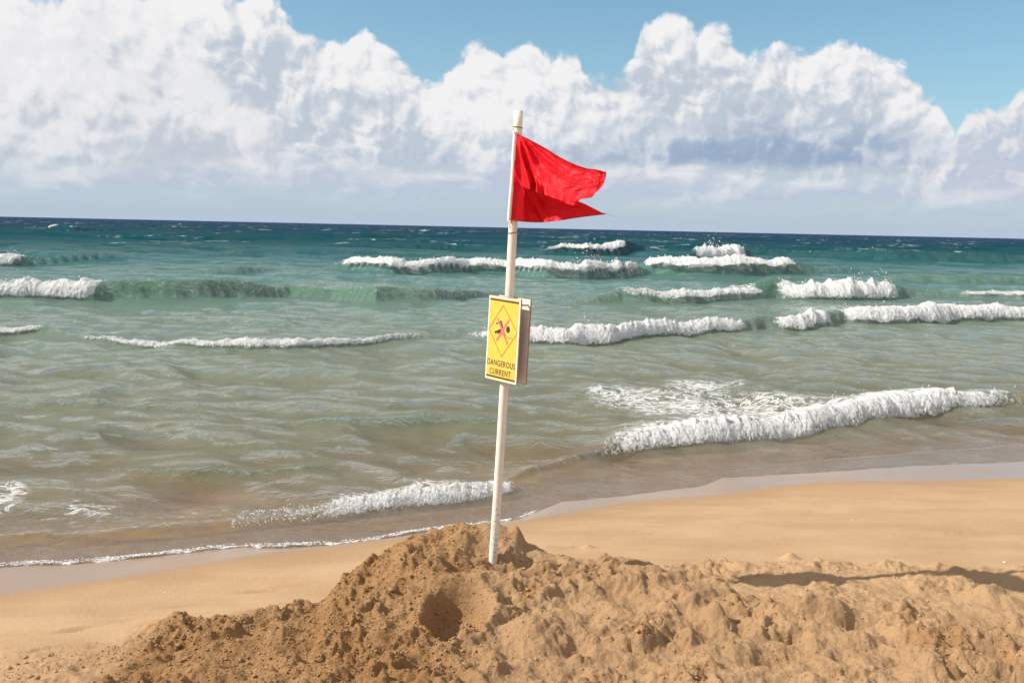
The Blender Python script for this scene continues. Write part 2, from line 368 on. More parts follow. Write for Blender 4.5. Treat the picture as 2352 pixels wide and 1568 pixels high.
M_water, n = newmat('sea_water')
oc = n.node('ShaderNodeTexCoord', None, 3)
dep = attr(n, 'depth'); foam = attr(n, 'foam'); lace = attr(n, 'lace'); face = attr(n, 'face'); gold = attr(n, 'gold')
ramp = n.node('ShaderNodeValToRGB', {0: n.mul(n.m('LOGARITHM', n.add(1., n.m('MAXIMUM', dep, 0.)), 2.718), 1/3.5)}, None)
cr = ramp.color_ramp
STOPS = [(0.0, (.42, .285, .14)), (.022, (.27, .23, .125)), (.048, (.205, .212, .140)), (.12, (.142, .182, .138)), (.23, (.060, .140, .118)), (.33, (.014, .092, .094)), (.45, (.0025, .050, .066)), (.62, (.0010, .034, .056)), (1.0, (.001, .025, .066))]
for i, (p, cc) in enumerate(STOPS):
    e = cr.elements[i] if i < 2 else cr.elements.new(p)
    e.position = p; e.color = (*cc, 1)
body = ramp.outputs[0]
pat = n.noise(n.node('ShaderNodeMapping', {0: oc, 3: (.25, .8, 1)}), .22, 5, .6)
body = n.mix(n.ss(pat, .35, .70, 0., .45), body, n.mix(1., body, (1.15, 1.10, 1.0), 'MULTIPLY'))
body = n.mix(n.mul(face, .75), body, (.060, .150, .080))
gn = n.noise(n.node('ShaderNodeMapping', {0: oc, 3: (1, 2.2, 1)}), 3.2, 5, .65, .6)
gold = n.mul(gold, n.ss(gn, .30, .66, .25, 1.))
body = n.mix(gold, body, (.29, .170, .062))
mp = n.node('ShaderNodeMapping', {0: oc, 3: (.85, 1.15, 1)})
b1 = n.noise(mp, 2.6, 6, .62, .6); b2 = n.noise(mp, 11, 4, .6, .3)
amp = n.ss(dep, 0., .30, .22, 1.)
b0 = n.noise(n.node('ShaderNodeMapping', {0: oc, 3: (.45, 1., 1)}), .55, 5, .62, .4)
nb = n.bump(b0, n.ss(dep, .25, 2.5, 0., 1.), 2.2); b1r = n.sub(1., n.mul(n.m('ABSOLUTE', n.sub(b1, .5)), 2.)); b1m = n.add(n.mul(b1, .6), n.mul(b1r, .5))
nb = n.bump(b1m, amp, .46, nb); nb = n.bump(b2, amp, .085, nb)
fr = n.node('ShaderNodeFresnel', {'IOR': 1.33, 'Normal': nb})
far = n.mul(n.ss(dep, 1.0, 4.2, 1.55, .26), n.ss(dep, .02, .30, .62, 1.))
gl = n.node('ShaderNodeBsdfGlossy', {'Color': (1, 1, 1, 1), 'Roughness': .035, 'Normal': nb})
alpha = n.m('SUBTRACT', 1., n.m('POWER', 2.718, n.mul(n.m('MAXIMUM', dep, 0.), -4.2)), clamp=True); alpha = n.m('MAXIMUM', alpha, n.mul(gold, .6))
tr = n.node('ShaderNodeBsdfTransparent', {0: n.mix(n.ss(dep, 0., .25), (1, .98, .95), (.90, .92, .74))})
df = n.node('ShaderNodeBsdfDiffuse', {0: body, 'Normal': n.bump(b1, n.mul(amp, .4), .2)})
bd = n.node('ShaderNodeMixShader', {0: alpha, 1: tr, 2: df})
sf = n.node('ShaderNodeMixShader', {0: n.m('MULTIPLY', n.m('MINIMUM', fr, .66), far, clamp=True), 1: bd, 2: gl})
f1 = n.noise(oc, 9, 5, .7); f2 = n.noise(n.node('ShaderNodeMapping', {0: oc, 3: (1, 1.3, 1)}), 3.6, 6, .68, 1.2)
fm = n.ss(n.add(foam, n.mul(n.sub(f1, .5), 1.3)), .42, .68)
lc = n.m('ABSOLUTE', n.sub(f2, .5)); lc = n.ss(n.sub(n.mul(lace, .065), lc), 0., .035)
lc = n.mul(lc, n.ss(n.add(lace, n.mul(n.sub(f1, .5), 1.5)), .35, .8, 0., .85))
# stray whitecaps on the open sea
wc = n.noise(n.node('ShaderNodeMapping', {0: oc, 3: (.10, .22, 1)}), 1., 4, .65); wf_ = n.noise(n.node('ShaderNodeMapping', {0: oc, 3: (.35, .8, 1)}), 2.2, 4, .7)
wcap = n.mul(n.mul(n.ss(wc, .56, .64), n.ss(wf_, .53, .60)), n.ss(dep, 2.6, 4.5))
fm = n.m('MAXIMUM', n.m('MAXIMUM', fm, lc), n.mul(wcap, .8))
fnb = n.bump(n.noise(oc, 16, 6, .75), .55, .05)
fd = n.node('ShaderNodeBsdfDiffuse', {0: (.93, .94, .95, 1), 'Normal': fnb})
ftl = n.node('ShaderNodeBsdfTranslucent', {0: (.80, .86, .88, 1)})
fd = n.node('ShaderNodeMixShader', {0: .28, 1: fd, 2: ftl})
output(n, n.node('ShaderNodeMixShader', {0: fm, 1: sf, 2: fd}))

M_foam, n = newmat('foam')
fd = n.node('ShaderNodeBsdfDiffuse', {0: (.88, .89, .90, 1)}); gl = n.node('ShaderNodeBsdfTranslucent', {0: (.85, .9, .92, 1)})
output(n, n.node('ShaderNodeMixShader', {0: .3, 1: fd, 2: gl}))

M_froth, n = newmat('froth')
oc = n.node('ShaderNodeTexCoord', None, 3); fo = attr(n, 'foam'); g1 = n.noise(oc, 7, 5, .7); g2 = n.noise(oc, 26, 5, .75); g3 = n.noise(oc, 8, 4, .6)
fd = n.node('ShaderNodeBsdfDiffuse', {0: n.mix(n.ss(g2, .34, .52), (.84, .88, .88), (.97, .97, .97)), 'Normal': n.bump(g2, .8, .05, n.bump(g3, .6, .12))}); ft = n.node('ShaderNodeBsdfTranslucent', {0: (.88, .93, .95, 1)})
fs = n.node('ShaderNodeMixShader', {0: .40, 1: fd, 2: ft})
al = n.ss(n.add(fo, n.add(n.mul(n.sub(g1, .5), 1.1), n.mul(n.sub(g2, .5), 2.3))), .22, .50)
output(n, n.node('ShaderNodeMixShader', {0: al, 1: n.node('ShaderNodeBsdfTransparent'), 2: fs}))

# ------------------------------------------------------------------ build the sand
az = azimuths(33, 1000); rr_ = rows([(.4, 3.7, .12), (3.7, 6.9, .00165), (6.9, 12, .006), (12, 60, .03), (60, 9000, .12)])
Rg, Ag = np.meshgrid(rr_, az, indexing='ij'); Xs = Rg*np.sin(Ag); Ys = Rg*np.cos(Ag)
cell = np.broadcast_to((np.gradient(rr_)[:, None]+Rg*66*math.pi/180/1000)*.5, Xs.shape)
Zs, rough_a, damp_a, mound = sand_height(Xs, Ys, cell)
qw = q_wet(Xs, Ys) + .015*fbm(Xs*3, Ys*3, 4, 3)
wet_a = sstep(qw, -.26, .08)**1.3
damp_a = np.maximum(damp_a, .45*sstep(qw, -.55, .0)*(q_wet(Xs, Ys) < 0)*1.)
fm_ = mound[:-1, :-1]
A = dict(rough=rough_a, damp=damp_a, wet=wet_a)
grid_mesh('beach', Xs, Ys, Zs, ~fm_, A, M_sand)
heap_o = grid_mesh('sand_heap', Xs, Ys, Zs, fm_, A, M_sand, None)
heap_o['label'] = 'heap of freshly dug clumpy sand around the foot of the flag pole'; heap_o['category'] = 'sand heap'
ZS_fn = (rr_, az, Zs)
def ground(x, y):
    r = math.hypot(x, y); a = math.atan2(x, y)
    i = min(max(np.searchsorted(rr_, r), 0), len(rr_)-1); j = min(max(np.searchsorted(az, a), 0), len(az)-1)
    return float(Zs[i, j]), float(rough_a[i, j]), float(damp_a[i, j])

# ------------------------------------------------------------------ build the sea
# each wave: (picture x, picture y of its foot, height in picture units), face steepness k, length of its back, foam along x, share of the face under foam
WAVES = [
 dict(p=[(-200,1268,34),(0,1255,44),(150,1250,50),(300,1243,54),(430,1232,48),(560,1214,38),(700,1197,30),(800,1183,34),(900,1172,40),(1000,1162,40),(1100,1150,32),(1175,1136,22),(1230,1120,4)], k=1.5, back=2.2, dens=.66, foam=[(480,0),(560,.45),(700,.55),(790,.95),(1165,1),(1185,0)], cover=1.0, face=0, spray=1.0, gold=.85),
 dict(p=[(1120,1120,3),(1190,1106,16),(1260,1085,24),(1350,1060,34),(1430,1040,44),(1580,1026,50),(1760,1013,48),(1900,996,52),(2000,978,50),(2100,962,54),(2200,950,46),(2320,938,26),(2400,934,20),(2700,915,20)], k=1.5, back=3.0, dens=.84, foam=[(1365,0),(1420,.55),(1500,1),(1950,1),(2200,.95),(2320,.5),(2360,.1)], cover=1.0, face=.2, spray=1.0, gold=.8),
 dict(p=[(150,780,4),(200,787,10),(300,797,14),(450,807,19),(600,813,22),(700,810,20),(800,801,15),(900,790,11),(1000,783,10),(1100,775,5)], k=1.6, back=3.5, dens=.72, foam=[(160,0),(200,.6),(300,.85),(560,1),(760,1),(900,.75),(980,.2),(1020,0)], cover=.85, face=.3, spray=.4),
 dict(p=[(1040,766,8),(1100,775,20),(1210,793,36),(1300,797,40),(1400,793,38),(1480,781,32),(1600,774,28),(1700,770,28),(1750,764,20),(1800,760,8)], k=1.35, back=3, dens=.88, foam=[(1060,0),(1090,.4),(1200,.8),(1225,1),(1440,1),(1560,.85),(1700,.95),(1722,0)], cover=1., face=.25, spray=.8),
 dict(p=[(1700,768,6),(1760,764,18),(1850,765,28),(1900,756,36),(1940,747,32),(2000,750,34),(2100,750,36),(2200,743,34),(2352,740,32),(2600,736,30)], k=1.4, back=3, dens=.88, foam=[(1770,0),(1800,.8),(1895,.95),(1912,.05),(1938,.1),(1955,.95),(2600,1)], cover=.95, face=.35, spray=.7),
 dict(p=[(-300,696,30),(0,697,34),(200,700,42),(400,697,46),(560,692,40),(660,686,26),(760,690,24),(860,700,36),(1000,696,34),(1080,688,18),(1160,680,6)], k=1.1, back=3.2, foam=[(-300,1),(170,1),(200,.7),(225,0),(2000,0)], cover=1., face=.85, spray=.8, crest=[(200,.5),(420,.4),(560,.15),(620,0)]),
 dict(p=[(1280,708,6),(1360,704,20),(1430,700,30),(1500,702,28),(1600,702,26),(1700,698,24),(1770,693,18),(1830,690,6)], k=1.6, back=3, dens=.85, foam=[(1410,0),(1440,.45),(1600,.85),(1740,.9),(1755,0)], cover=.65, face=.6, spray=.4),
 dict(p=[(1640,694,6),(1700,692,18),(1780,692,32),(1850,696,38),(1950,699,42),(2040,696,38),(2085,692,26),(2180,690,12),(2260,690,4)], k=1.3, back=2.6, dens=.9, foam=[(1775,0),(1800,.6),(1860,1),(2050,1),(2064,0)], cover=1., face=.5, spray=1.),
 dict(p=[(740,626,6),(800,630,26),(900,638,32),(1000,636,30),(1080,632,28),(1160,634,30),(1250,643,38),(1350,645,40),(1430,638,38),(1465,632,26),(1500,629,8)], k=1.7, back=3, dens=1.2, foam=[(780,0),(800,.8),(900,1),(1060,1),(1100,.8),(1180,.95),(1425,1),(1432,.1),(1445,.7),(1462,.6),(1466,0)], cover=.58, face=.3, spray=.5),
 dict(p=[(1440,624,8),(1500,630,34),(1600,635,38),(1700,637,38),(1830,637,32),(1900,634,14),(2000,630,4)], k=1.9, back=2.6, foam=[(1480,0),(1500,.9),(1820,1),(1836,0)], cover=.56, face=.55, spray=.5),
 dict(p=[(1560,604,6),(1600,602,20),(1640,602,28),(1700,602,28),(1730,600,8)], k=1.5, back=2, foam=[(1590,0),(1610,.6),(1640,1),(1705,1),(1715,0)], cover=1., face=0, spray=1.),
 dict(p=[(1230,590,5),(1280,590,18),(1350,592,24),(1440,590,24),(1480,588,12),(1600,590,14),(1800,598,12),(1950,604,14),(2040,608,24),(2180,610,26),(2300,612,24),(2500,614,20)], k=2.0, back=2.6, foam=[(1240,0),(1270,.35),(1320,.6),(1345,.9),(1430,1),(1440,0)], cover=.55, face=0, spray=.5),
 dict(p=[(-200,604,26),(0,606,28),(30,606,26),(100,604,20),(220,600,14),(330,598,5)], k=1.8, back=3, foam=[(-200,1),(26,1),(36,0)], cover=.9, face=0, spray=.4),
 dict(p=[(430,596,4),(500,594,16),(600,592,20),(680,592,10),(760,590,4)], k=2.2, back=2.5, foam=[(0,0)], cover=1, face=0, spray=0),
 dict(p=[(420,632,5),(480,632,20),(540,632,18),(620,628,8)], k=2.2, back=2.5, foam=[(0,0)], cover=1, face=0, spray=0),
 dict(p=[(60,548,4),(100,546,14),(160,552,16),(240,552,10)], k=2.2, back=2.5, foam=[(75,0),(85,.9),(110,.9),(125,0)], cover=.5, face=0, spray=0),
 dict(p=[(700,580,4),(800,582,10),(900,584,14),(1000,584,12),(1100,582,4)], k=2.2, back=2.5, foam=[(0,0)], cover=1, face=0, spray=0),
 dict(p=[(-300,775,14),(0,776,16),(80,774,16),(150,778,4)], k=1.6, back=3, foam=[(-300,.8),(60,.8),(95,0)], cover=.7, face=.2, spray=.3),
 dict(p=[(2000,650,6),(2100,652,18),(2200,655,20),(2352,655,16),(2500,655,12)], k=2.0, back=3, foam=[(0,0)], cover=1, face=.7, spray=0),
 dict(p=[(2180,690,5),(2230,692,14),(2352,696,16),(2500,696,14)], k=1.9, back=3, foam=[(2200,0),(2235,.55),(2300,.5),(2352,.7)], cover=.6, face=.3, spray=.2),
 dict(p=[(620,985,4),(760,990,24),(900,992,28),(1020,985,24),(1150,990,10),(1250,988,4)], k=3.0, back=3, foam=[(0,0)], cover=1, face=.5, spray=0),
 dict(p=[(-200,950,14),(0,950,20),(160,950,24),(300,950,20),(450,952,8)], k=3.0, back=3, foam=[(0,0)], cover=1, face=.2, spray=0),
 dict(p=[(250,1085,4),(420,1102,16),(560,1104,18),(700,1098,12),(800,1090,4)], k=3.0, back=3, foam=[(0,0)], cover=1, face=.4, spray=0),
 dict(p=[(980,1060,4),(1060,1072,12),(1180,1068,14),(1300,1060,4)], k=3.0, back=3, foam=[(0,0)], cover=1, face=.3, spray=0),
 dict(p=[(1560,1100,2),(1650,1085,5),(1800,1068,7),(2000,1050,7),(2200,1035,6),(2352,1025,5)], k=3.0, back=2, foam=[(0,0)], cover=1, face=0, spray=0, gold=.35),
]
_r = random.Random(5)
for _ in range(26):
    y0 = 538 + 120*_r.random()**1.3; x0 = _r.uniform(-200, 2300); L = _r.uniform(140, 420); hp_ = _r.uniform(.10, .20)*(y0-505)*.8
    sl_ = .0217
    if 560 < y0 and 500 < x0+L and x0 < 2150 and y0 > 575: continue
    WAVES.append(dict(p=[(x0+L*f, y0+sl_*(x0+L*f-1176)+_r.uniform(-1, 1), max(.5, hp_*g_)) for f, g_ in ((0,.1),(.2,.7),(.45,1),(.7,.8),(.88,.5),(1,.1))], k=2.0, back=2.4, foam=[(0,0)], cover=1, face=.15, spray=0))
for wv in WAVES:
    P = [at_z(a, b) for a, b, _ in wv['p']]; xs = np.array([p[0] for p in P]); ys = np.array([p[1] for p in P])
    hp = np.array([c for _, _, c in wv['p']])
    hh = hp*ys/F/(1+HC*wv['k']/ys)
    wv['X'], wv['Yt'], wv['H'] = xs, ys, hh
    def xw(px): # picture x -> world x along the foot line
        return np.interp(px, [a for a, _, _ in wv['p']], xs)
    wv['FX'] = [float(xw(a)) if wv['p'][0][0] <= a <= wv['p'][-1][0] else (-1e4 if a < wv['p'][0][0] else 1e4) for a, _ in wv['foam']]
    wv['FA'] = [b for _, b in wv['foam']]
    if 'crest' in wv: wv['CX'] = [float(xw(a)) for a, _ in wv['crest']]; wv['CA'] = [b for _, b in wv['crest']]
LACE = [((1230,880),(2000,905),(1950,985),(1400,990),.85),((1350,900),(1800,910),(1850,985),(1430,990),1.0),((300,700),(1080,700),(1000,790),(250,790),.42),((-100,1115),(75,1115),(75,1200),(-100,1215),1.1),((130,1150),(300,1155),(300,1195),(130,1195),.75),((1700,700),(2400,705),(2400,730),(1750,735),.7),((2180,665),(2400,668),(2400,690),(2200,690),.9),((0,1195),(560,1150),(560,1200),(0,1240),.45),((1300,810),(2352,780),(2352,880),(1300,900),.35),((1450,870),(1750,880),(1750,930),(1500,940),.9),((620,650),(1000,648),(1000,668),(620,668),.5)]
def chop(x, y, cell, qs):
    z = 0.
    px_ = x + .6*fbm(x/6, y/6, 101, 2)
    for i, (lam, st) in enumerate([(60, .012), (26, .045), (12, .092), (6, .090), (3, .085), (1.5, .090), (.8, .092), (.42, .075), (.22, .036)]):
        wgt = sstep(qs, lam*.15, lam*1.3+.3)*np.clip((lam/cell-1.6)/2, 0, 1)
        if lam > 8: wgt = wgt*(.15*sstep(qs, 2.5, 34)+.85*sstep(qs, 34, 110))
        elif lam > 2: wgt = wgt*(.4*sstep(qs, 2.5, 34)+.6*sstep(qs, 25, 80))
        sx_ = 1.9 if lam > 2 else 1.3
        nn = perlin(px_/(lam*sx_) + 3.3*i, y/lam*.9 + .35*px_/(lam*1.9), 200+i)
        nn = nn if i > 6 else (1-2*np.abs(nn))*.5*.6 + nn*.6
        z = z + lam*st*nn*wgt
    return z
def sea_fields(x, y, cell):
    qs = q_swash(x, y); d = depth(qs)
    z = np.zeros(x.shape); goldv = np.zeros(x.shape); foamv = np.zeros(x.shape); lacev = np.zeros(x.shape); facev = np.zeros(x.shape)
    z += chop(x, y, cell, qs)
    for wv in WAVES:
        xs, yt, hh = wv['X'], wv['Yt'], wv['H']
        sel = (x > xs[0]-.5) & (x < xs[-1]+.5)
        if not sel.any(): continue
        X_, Y_ = x[sel], y[sel]
        h = np.interp(X_, xs, hh, left=0, right=0); yf = np.interp(X_, xs, yt)
        hm = hh.max(); yf = yf + hm*.55*fbm(X_/(hm*3), X_*0+.5, 300, 4)
        wf = np.maximum(h, .3*hm)*wv['k'] + 1e-3
        s = (Y_ - yf)*.97                                 # 0 at the foot, wf at the crest
        up = sstep(s, 0, wf)
        bk = np.exp(-(np.maximum(s-wf, 0)/(wf*wv['back']/wv['k']*1.2))**2)
        hv = h*(1+.22*fbm(X_/(hm*2.2), X_*0+7.7, 310, 3))
        prof = hv*up*bk
        fa = np.interp(X_, wv['FX'], wv['FA'])
        cov = wv['cover']
        # foam runs from behind the crest down the face
        lo = wf*(1-cov*.7) - .05*wf
        fz = sstep(s, lo-.04*wf+.30*wf*np.clip(fbm(X_/(hm*.9), Y_*0+3, 320, 3), -.5, .35), lo+.12*wf)*(1-sstep(s, wf*1.05, wf*(1.5+.9*fa)))
        if cov < .99: fz = fz*(s > 0)
        fo = fa*fz*wv.get('dens', 1)
        if 'CX' in wv:
            ca = np.interp(X_, wv['CX'], wv['CA'], left=0, right=0)
            fo = np.maximum(fo, ca*1.1*np.exp(-((s-wf*1.05)/(.16*wf))**2)*(.6+.8*fbm(X_/.5, Y_/.5, 321, 2)))
        z[sel] += prof
        foamv[sel] = np.maximum(foamv[sel], fo)
        facev[sel] = np.maximum(facev[sel], wv['face']*np.clip(h/np.maximum(hm*.6, .01), 0, 1)*sstep(s, -.1*wf, .5*wf)*(1-sstep(s, wf*1.1, wf*2.2)))
        if 'gold' in wv: goldv[sel] = np.maximum(goldv[sel], wv['gold']*(1-np.clip(fa*1.2, 0, 1))*np.clip(h/np.maximum(hm*.35, .01), 0, 1)*sstep(s, -.15*wf, .35*wf)*(1-sstep(s, wf*1.3, wf*3.2))*np.clip(.8+.6*fbm(X_*4, Y_*4, 333, 3), 0, 1))
        # torn foam left behind by breaking crests
        lacev[sel] = np.maximum(lacev[sel], fa*.9*sstep(s, wf, wf*1.4)*(1-sstep(s, wf*2.5, wf*8)))
    for a, b, c_, e, st in LACE:
        P = [at_z(*p)[:2] for p in (a, b, c_, e)]
        inside = np.full(x.shape, 9.)
        ctr = sum(P)/4
        for i in range(4):
            p, q_ = P[i], P[(i+1) % 4]; nx, ny = (q_-p)[1], -(q_-p)[0]; L = math.hypot(nx, ny); nx, ny = nx/L, ny/L
            if (ctr-p)[0]*nx + (ctr-p)[1]*ny < 0: nx, ny = -nx, -ny
            inside = np.minimum(inside, (x-p[0])*nx + (y-p[1])*ny)
        sz = abs(P[0][1]-P[3][1])*.30
        lacev = np.maximum(lacev, st*sstep(inside + sz*.7*fbm(x/sz/2, y/sz/2, 400, 2), -.1*sz, sz))
    # thin swash sheet: rides on the sand with a tiny bead at its edge
    ramp_ = sstep(qs, .0, .9)
    swz = base_sand(x, y) + .006 + .012*sstep(qs, 0, .05) 
    flat = z*np.clip(qs/1.2, 0, 1)
    zz = np.where(qs > 0, np.maximum(flat, 0) * 1 + np.minimum(flat, 0)*ramp_, 0)
    edge = qs + .035*fbm(x*5, y*5, 500, 3)
    zz = zz + .006*sstep(edge, -.01, .02) - .006
    zz = np.where(edge < 0, base_sand(x, y) - .004 - .3*np.minimum(-edge, .1), np.maximum(zz, base_sand(x, y)+.004+.004*sstep(edge, 0, .02)))
    bead = np.exp(-((edge-.014)/.018)**2)*(x < at_z(1240, 1170)[0])
    br = .55+.75*fbm(x*7, y*7, 501, 3)
    foamv = np.maximum(foamv, bead*br*1.2); zz = zz + bead*.006*np.clip(br, 0, 1)
    dd = np.clip(zz - base_sand(x, y), 0, None); dd = np.where(qs > 0, np.maximum(dd, 0), 0)
    return zz, d, dd, foamv, lacev, facev, goldv, edge

az2 = azimuths(33, 780, lo=-125, hi=110)
r0 = 4.6; rs = [r0]
while rs[-1] < 14000:
    r = rs[-1]; rs.append(r + 1/(HC/(r*r*.00095) + 1/(.015*r)))
rs = np.array(rs)
Rg, Ag = np.meshgrid(rs, az2, indexing='ij'); Xw = Rg*np.sin(Ag); Yw = Rg*np.cos(Ag)
cellw = np.broadcast_to(np.maximum(np.gradient(rs)[:, None], Rg*66*math.pi/180/780), Xw.shape)
Zw, D_, DD, foam_a, lace_a, face_a, gold_a, edge_a = sea_fields(Xw, Yw, cellw)
keep = (edge_a > -.06)[:-1, :-1]
sea = grid_mesh('sea', Xw, Yw, Zw, keep, dict(depth=DD, foam=foam_a, lace=lace_a, face=face_a, gold=gold_a), M_water)
print('sea rows', len(rs), 'quads', int(keep.sum()), 'sand quads', int(fm_.size))

# ------------------------------------------------------------------ joined loose stuff
t_ = (1+5**.5)/2
ICO_V = np.array([(-1,t_,0),(1,t_,0),(-1,-t_,0),(1,-t_,0),(0,-1,t_),(0,1,t_),(0,-1,-t_),(0,1,-t_),(t_,0,-1),(t_,0,1),(-t_,0,-1),(-t_,0,1)])/math.hypot(1, t_)
ICO_F = np.array([(0,11,5),(0,5,1),(0,1,7),(0,7,10),(0,10,11),(1,5,9),(5,11,4),(11,10,2),(10,7,6),(7,1,8),(3,9,4),(3,4,2),(3,2,6),(3,6,8),(3,8,9),(4,9,5),(2,4,11),(6,2,10),(8,6,7),(9,8,1)])
def blobs(name, P, S, mat, label, cat, jitter=.3, attrs=None, smooth=True):
    P = np.array(P); S = np.array(S); nb = len(P)
    V = ICO_V[None]*(1+jitter*RNG.uniform(-1, 1, (nb, 12, 1)))*S[:, None, :] + P[:, None, :]
    Fc = ICO_F[None] + (np.arange(nb)*12)[:, None, None]
    me = bpy.data.meshes.new(name); me.from_pydata(V.reshape(-1, 3).tolist(), [], Fc.reshape(-1, 3).tolist())
    if smooth: me.polygons.foreach_set('use_smooth', np.ones(len(me.polygons), bool))
    for k, v in (attrs or {}).items():
        at = me.attributes.new(k, 'FLOAT', 'POINT'); at.data.foreach_set('value', np.repeat(v, 12).astype(np.float32))
    me.materials.append(mat); o = bpy.data.objects.new(name, me); scene.collection.objects.link(o)
    o['kind'] = 'stuff'; o['label'] = label; o['category'] = cat; return o
# the tumbling foam of each breaker: a lumpy skin over crest and face
BL = []; BS = []; FV = []; FF = []; FA_ = []; nv_ = 0
for wi, wv in enumerate(WAVES):
    if max(wv['FA']) <= 0: continue
    xs, yt, hh = wv['X'], wv['Yt'], wv['H']; Ym = float(yt.mean()); hm = hh.max()
    lo, hi = max(xs[0], -.66*Ym), min(xs[-1], .66*Ym); na = int((hi-lo)/(Ym/F*2.0)); nt = 34 if Ym < 30 else 22
    ax_ = np.linspace(lo, hi, na); tt = np.linspace(0, 1, nt); A2, T2 = np.meshgrid(ax_, tt, indexing='ij')
    h = np.interp(A2, xs, hh); yf = np.interp(A2, xs, yt) + hm*.55*fbm(A2/(hm*3), A2*0+.5, 300, 4)
    fa = np.interp(A2, wv['FX'], wv['FA']); fa = fa*(1+.35*fbm(A2/(hm*2.5), A2*0+9, 700+wi, 3))
    h = h*(1+.22*fbm(A2/(hm*2.2), A2*0+7.7, 310, 3)+.28*fbm(A2/(hm*.9), A2*0+1.7, 311, 4)); wf = np.maximum(h, .3*hm)*wv['k']
    cov = wv['cover']*(1+.25*fbm(A2/(hm*1.3), A2*0+4, 720+wi, 4))
    th_ = np.clip((T2-.35)/.65, 0, 1)*math.pi/2*np.minimum(cov, 1.0); bk = np.clip((.35-T2)/.35, 0, 1)
    s_ = wf*(1-1.15*np.sin(th_)) + bk*wf*(.9+1.6*np.clip(fa, 0, 1)); 
    zz = h*np.cos(th_)**1.05*np.exp(-(bk*1.15)**2)
    arc = np.cumsum(np.concatenate([np.zeros((na, 1)), np.hypot(np.diff(s_, axis=1), np.diff(zz, axis=1))], 1), 1)
    sc = max(hm*.36, .035); X1 = A2/(sc*1.1); Y1 = arc/sc*(1+.3*fbm(A2/(hm*2), A2*0, 735, 2))
    wx_ = X1 + .8*fbm(X1*.6, Y1*.6, 740, 3) + 1.1*Y1*fbm(X1*.35, X1*0, 742, 2); wy_ = Y1 + .5*fbm(X1*.8+5, Y1*.8, 741, 3)
    nz = .55*worley(wx_, wy_, 750) + .34*worley(wx_*2.1, wy_*2.1, 751) + .24*worley(wx_*4.3, wy_*4.3, 752) + .45*fbm(X1*1.3, Y1*1.3, 753, 4)
    sp_k = np.clip(fbm(X1*1.1, X1*0+2, 760+wi, 4)-.05, 0, 1)*np.exp(-((T2-.40)/.13)**2)       # jets along the crest
    am = hm*.22*(.65+.7*fbm(A2/(hm*2.2), Y1*.15, 736, 3))*np.clip(fa*1.2, 0, 1)*(.35+.65*np.clip(h/hm, 0, 1))
    ny = -np.sin(th_*.8+.1)*1.0; nz_ = np.cos(th_*.8)
    dsp = (nz-.30)*am
    Xf = A2 + .35*am*fbm(X1*2, Y1*2, 770, 3)
    Yf = yf + s_ + ny*dsp
    Zf = zz + nz_*dsp + sp_k*hm*.7*wv['spray'] + .012*hm + am*.12
    cl_ = np.full(A2.shape, 1/(HC/(Ym*Ym*.00095) + 1/(.015*Ym)))
    Zf = Zf + chop(A2, yf+s_, cl_, q_swash(A2, yf+s_))*np.clip((yf+s_-8)/8, .5, 1)
    edge_f = (.35+.65*sstep(T2, .05, .34))*sstep(T2, 0, .1)*(1-sstep(T2, .93, 1.0)*.8)
    dn = wv.get('dens', 1)
    alf = (np.clip(fa, 0, 1)*edge_f*(.70+.45*(nz-.4)) + .30*fbm(X1*.9, Y1*.9, 780, 4))*dn + (.22*np.clip(fa, 0, 1) if Ym > 35 else 0) - .5*sp_k - (1-dn)*.30 - .25*sstep(T2, .75, 1)
    idx_ = np.arange(na*nt).reshape(na, nt) + nv_
    q_ = np.stack([idx_[:-1, :-1], idx_[:-1, 1:], idx_[1:, 1:], idx_[1:, :-1]], -1)
    tr_ = T2.ravel(); m_ = np.flatnonzero((alf.ravel() > .12) & (((tr_ > .30) & (tr_ < .46)) | (tr_ > .82))); wgt_ = 5000*len(m_)/26000.
    if len(m_) > 50:
        for i_ in RNG.choice(m_, int(min(3800, wgt_))):
            BL.append((Xf.ravel()[i_]+RNG.normal(0, .02*hm), Yf.ravel()[i_]-abs(RNG.normal(0, .05*hm)), Zf.ravel()[i_]+RNG.normal(0, .035*hm)+.02*hm)); BS.append(Ym*RNG.choice([.0002, .0003, .0004, .0006]))
    kp = alf[:-1, :-1] > .04; FF.append(q_[kp]); FV.append(np.stack([Xf.ravel(), Yf.ravel(), Zf.ravel()], -1)); FA_.append(alf.ravel()); nv_ += na*nt
co = np.concatenate(FV).astype(np.float32); q = np.concatenate(FF); al = np.concatenate(FA_)
us = np.zeros(len(co), bool); us[q.ravel()] = True; rm = np.cumsum(us)-1; q = rm[q]; co = co[us]; al = al[us]
me = bpy.data.meshes.new('breaker_foam'); me.vertices.add(len(co)); me.vertices.foreach_set('co', co.ravel()); me.loops.add(q.size); me.loops.foreach_set('vertex_index', q.ravel().astype(np.int32))
me.polygons.add(len(q)); me.polygons.foreach_set('loop_start', (np.arange(len(q))*4).astype(np.int32)); me.update(calc_edges=True); me.polygons.foreach_set('use_smooth', np.ones(len(q), bool))
at = me.attributes.new('foam', 'FLOAT', 'POINT'); at.data.foreach_set('value', al.astype(np.float32)); me.materials.append(M_froth)
fo_ = bpy.data.objects.new('breaker_foam', me); scene.collection.objects.link(fo_); fo_['kind'] = 'stuff'; fo_['label'] = 'tumbling white foam along the fronts of the breaking waves'; fo_['category'] = 'foam'
print('foam quads', len(q))
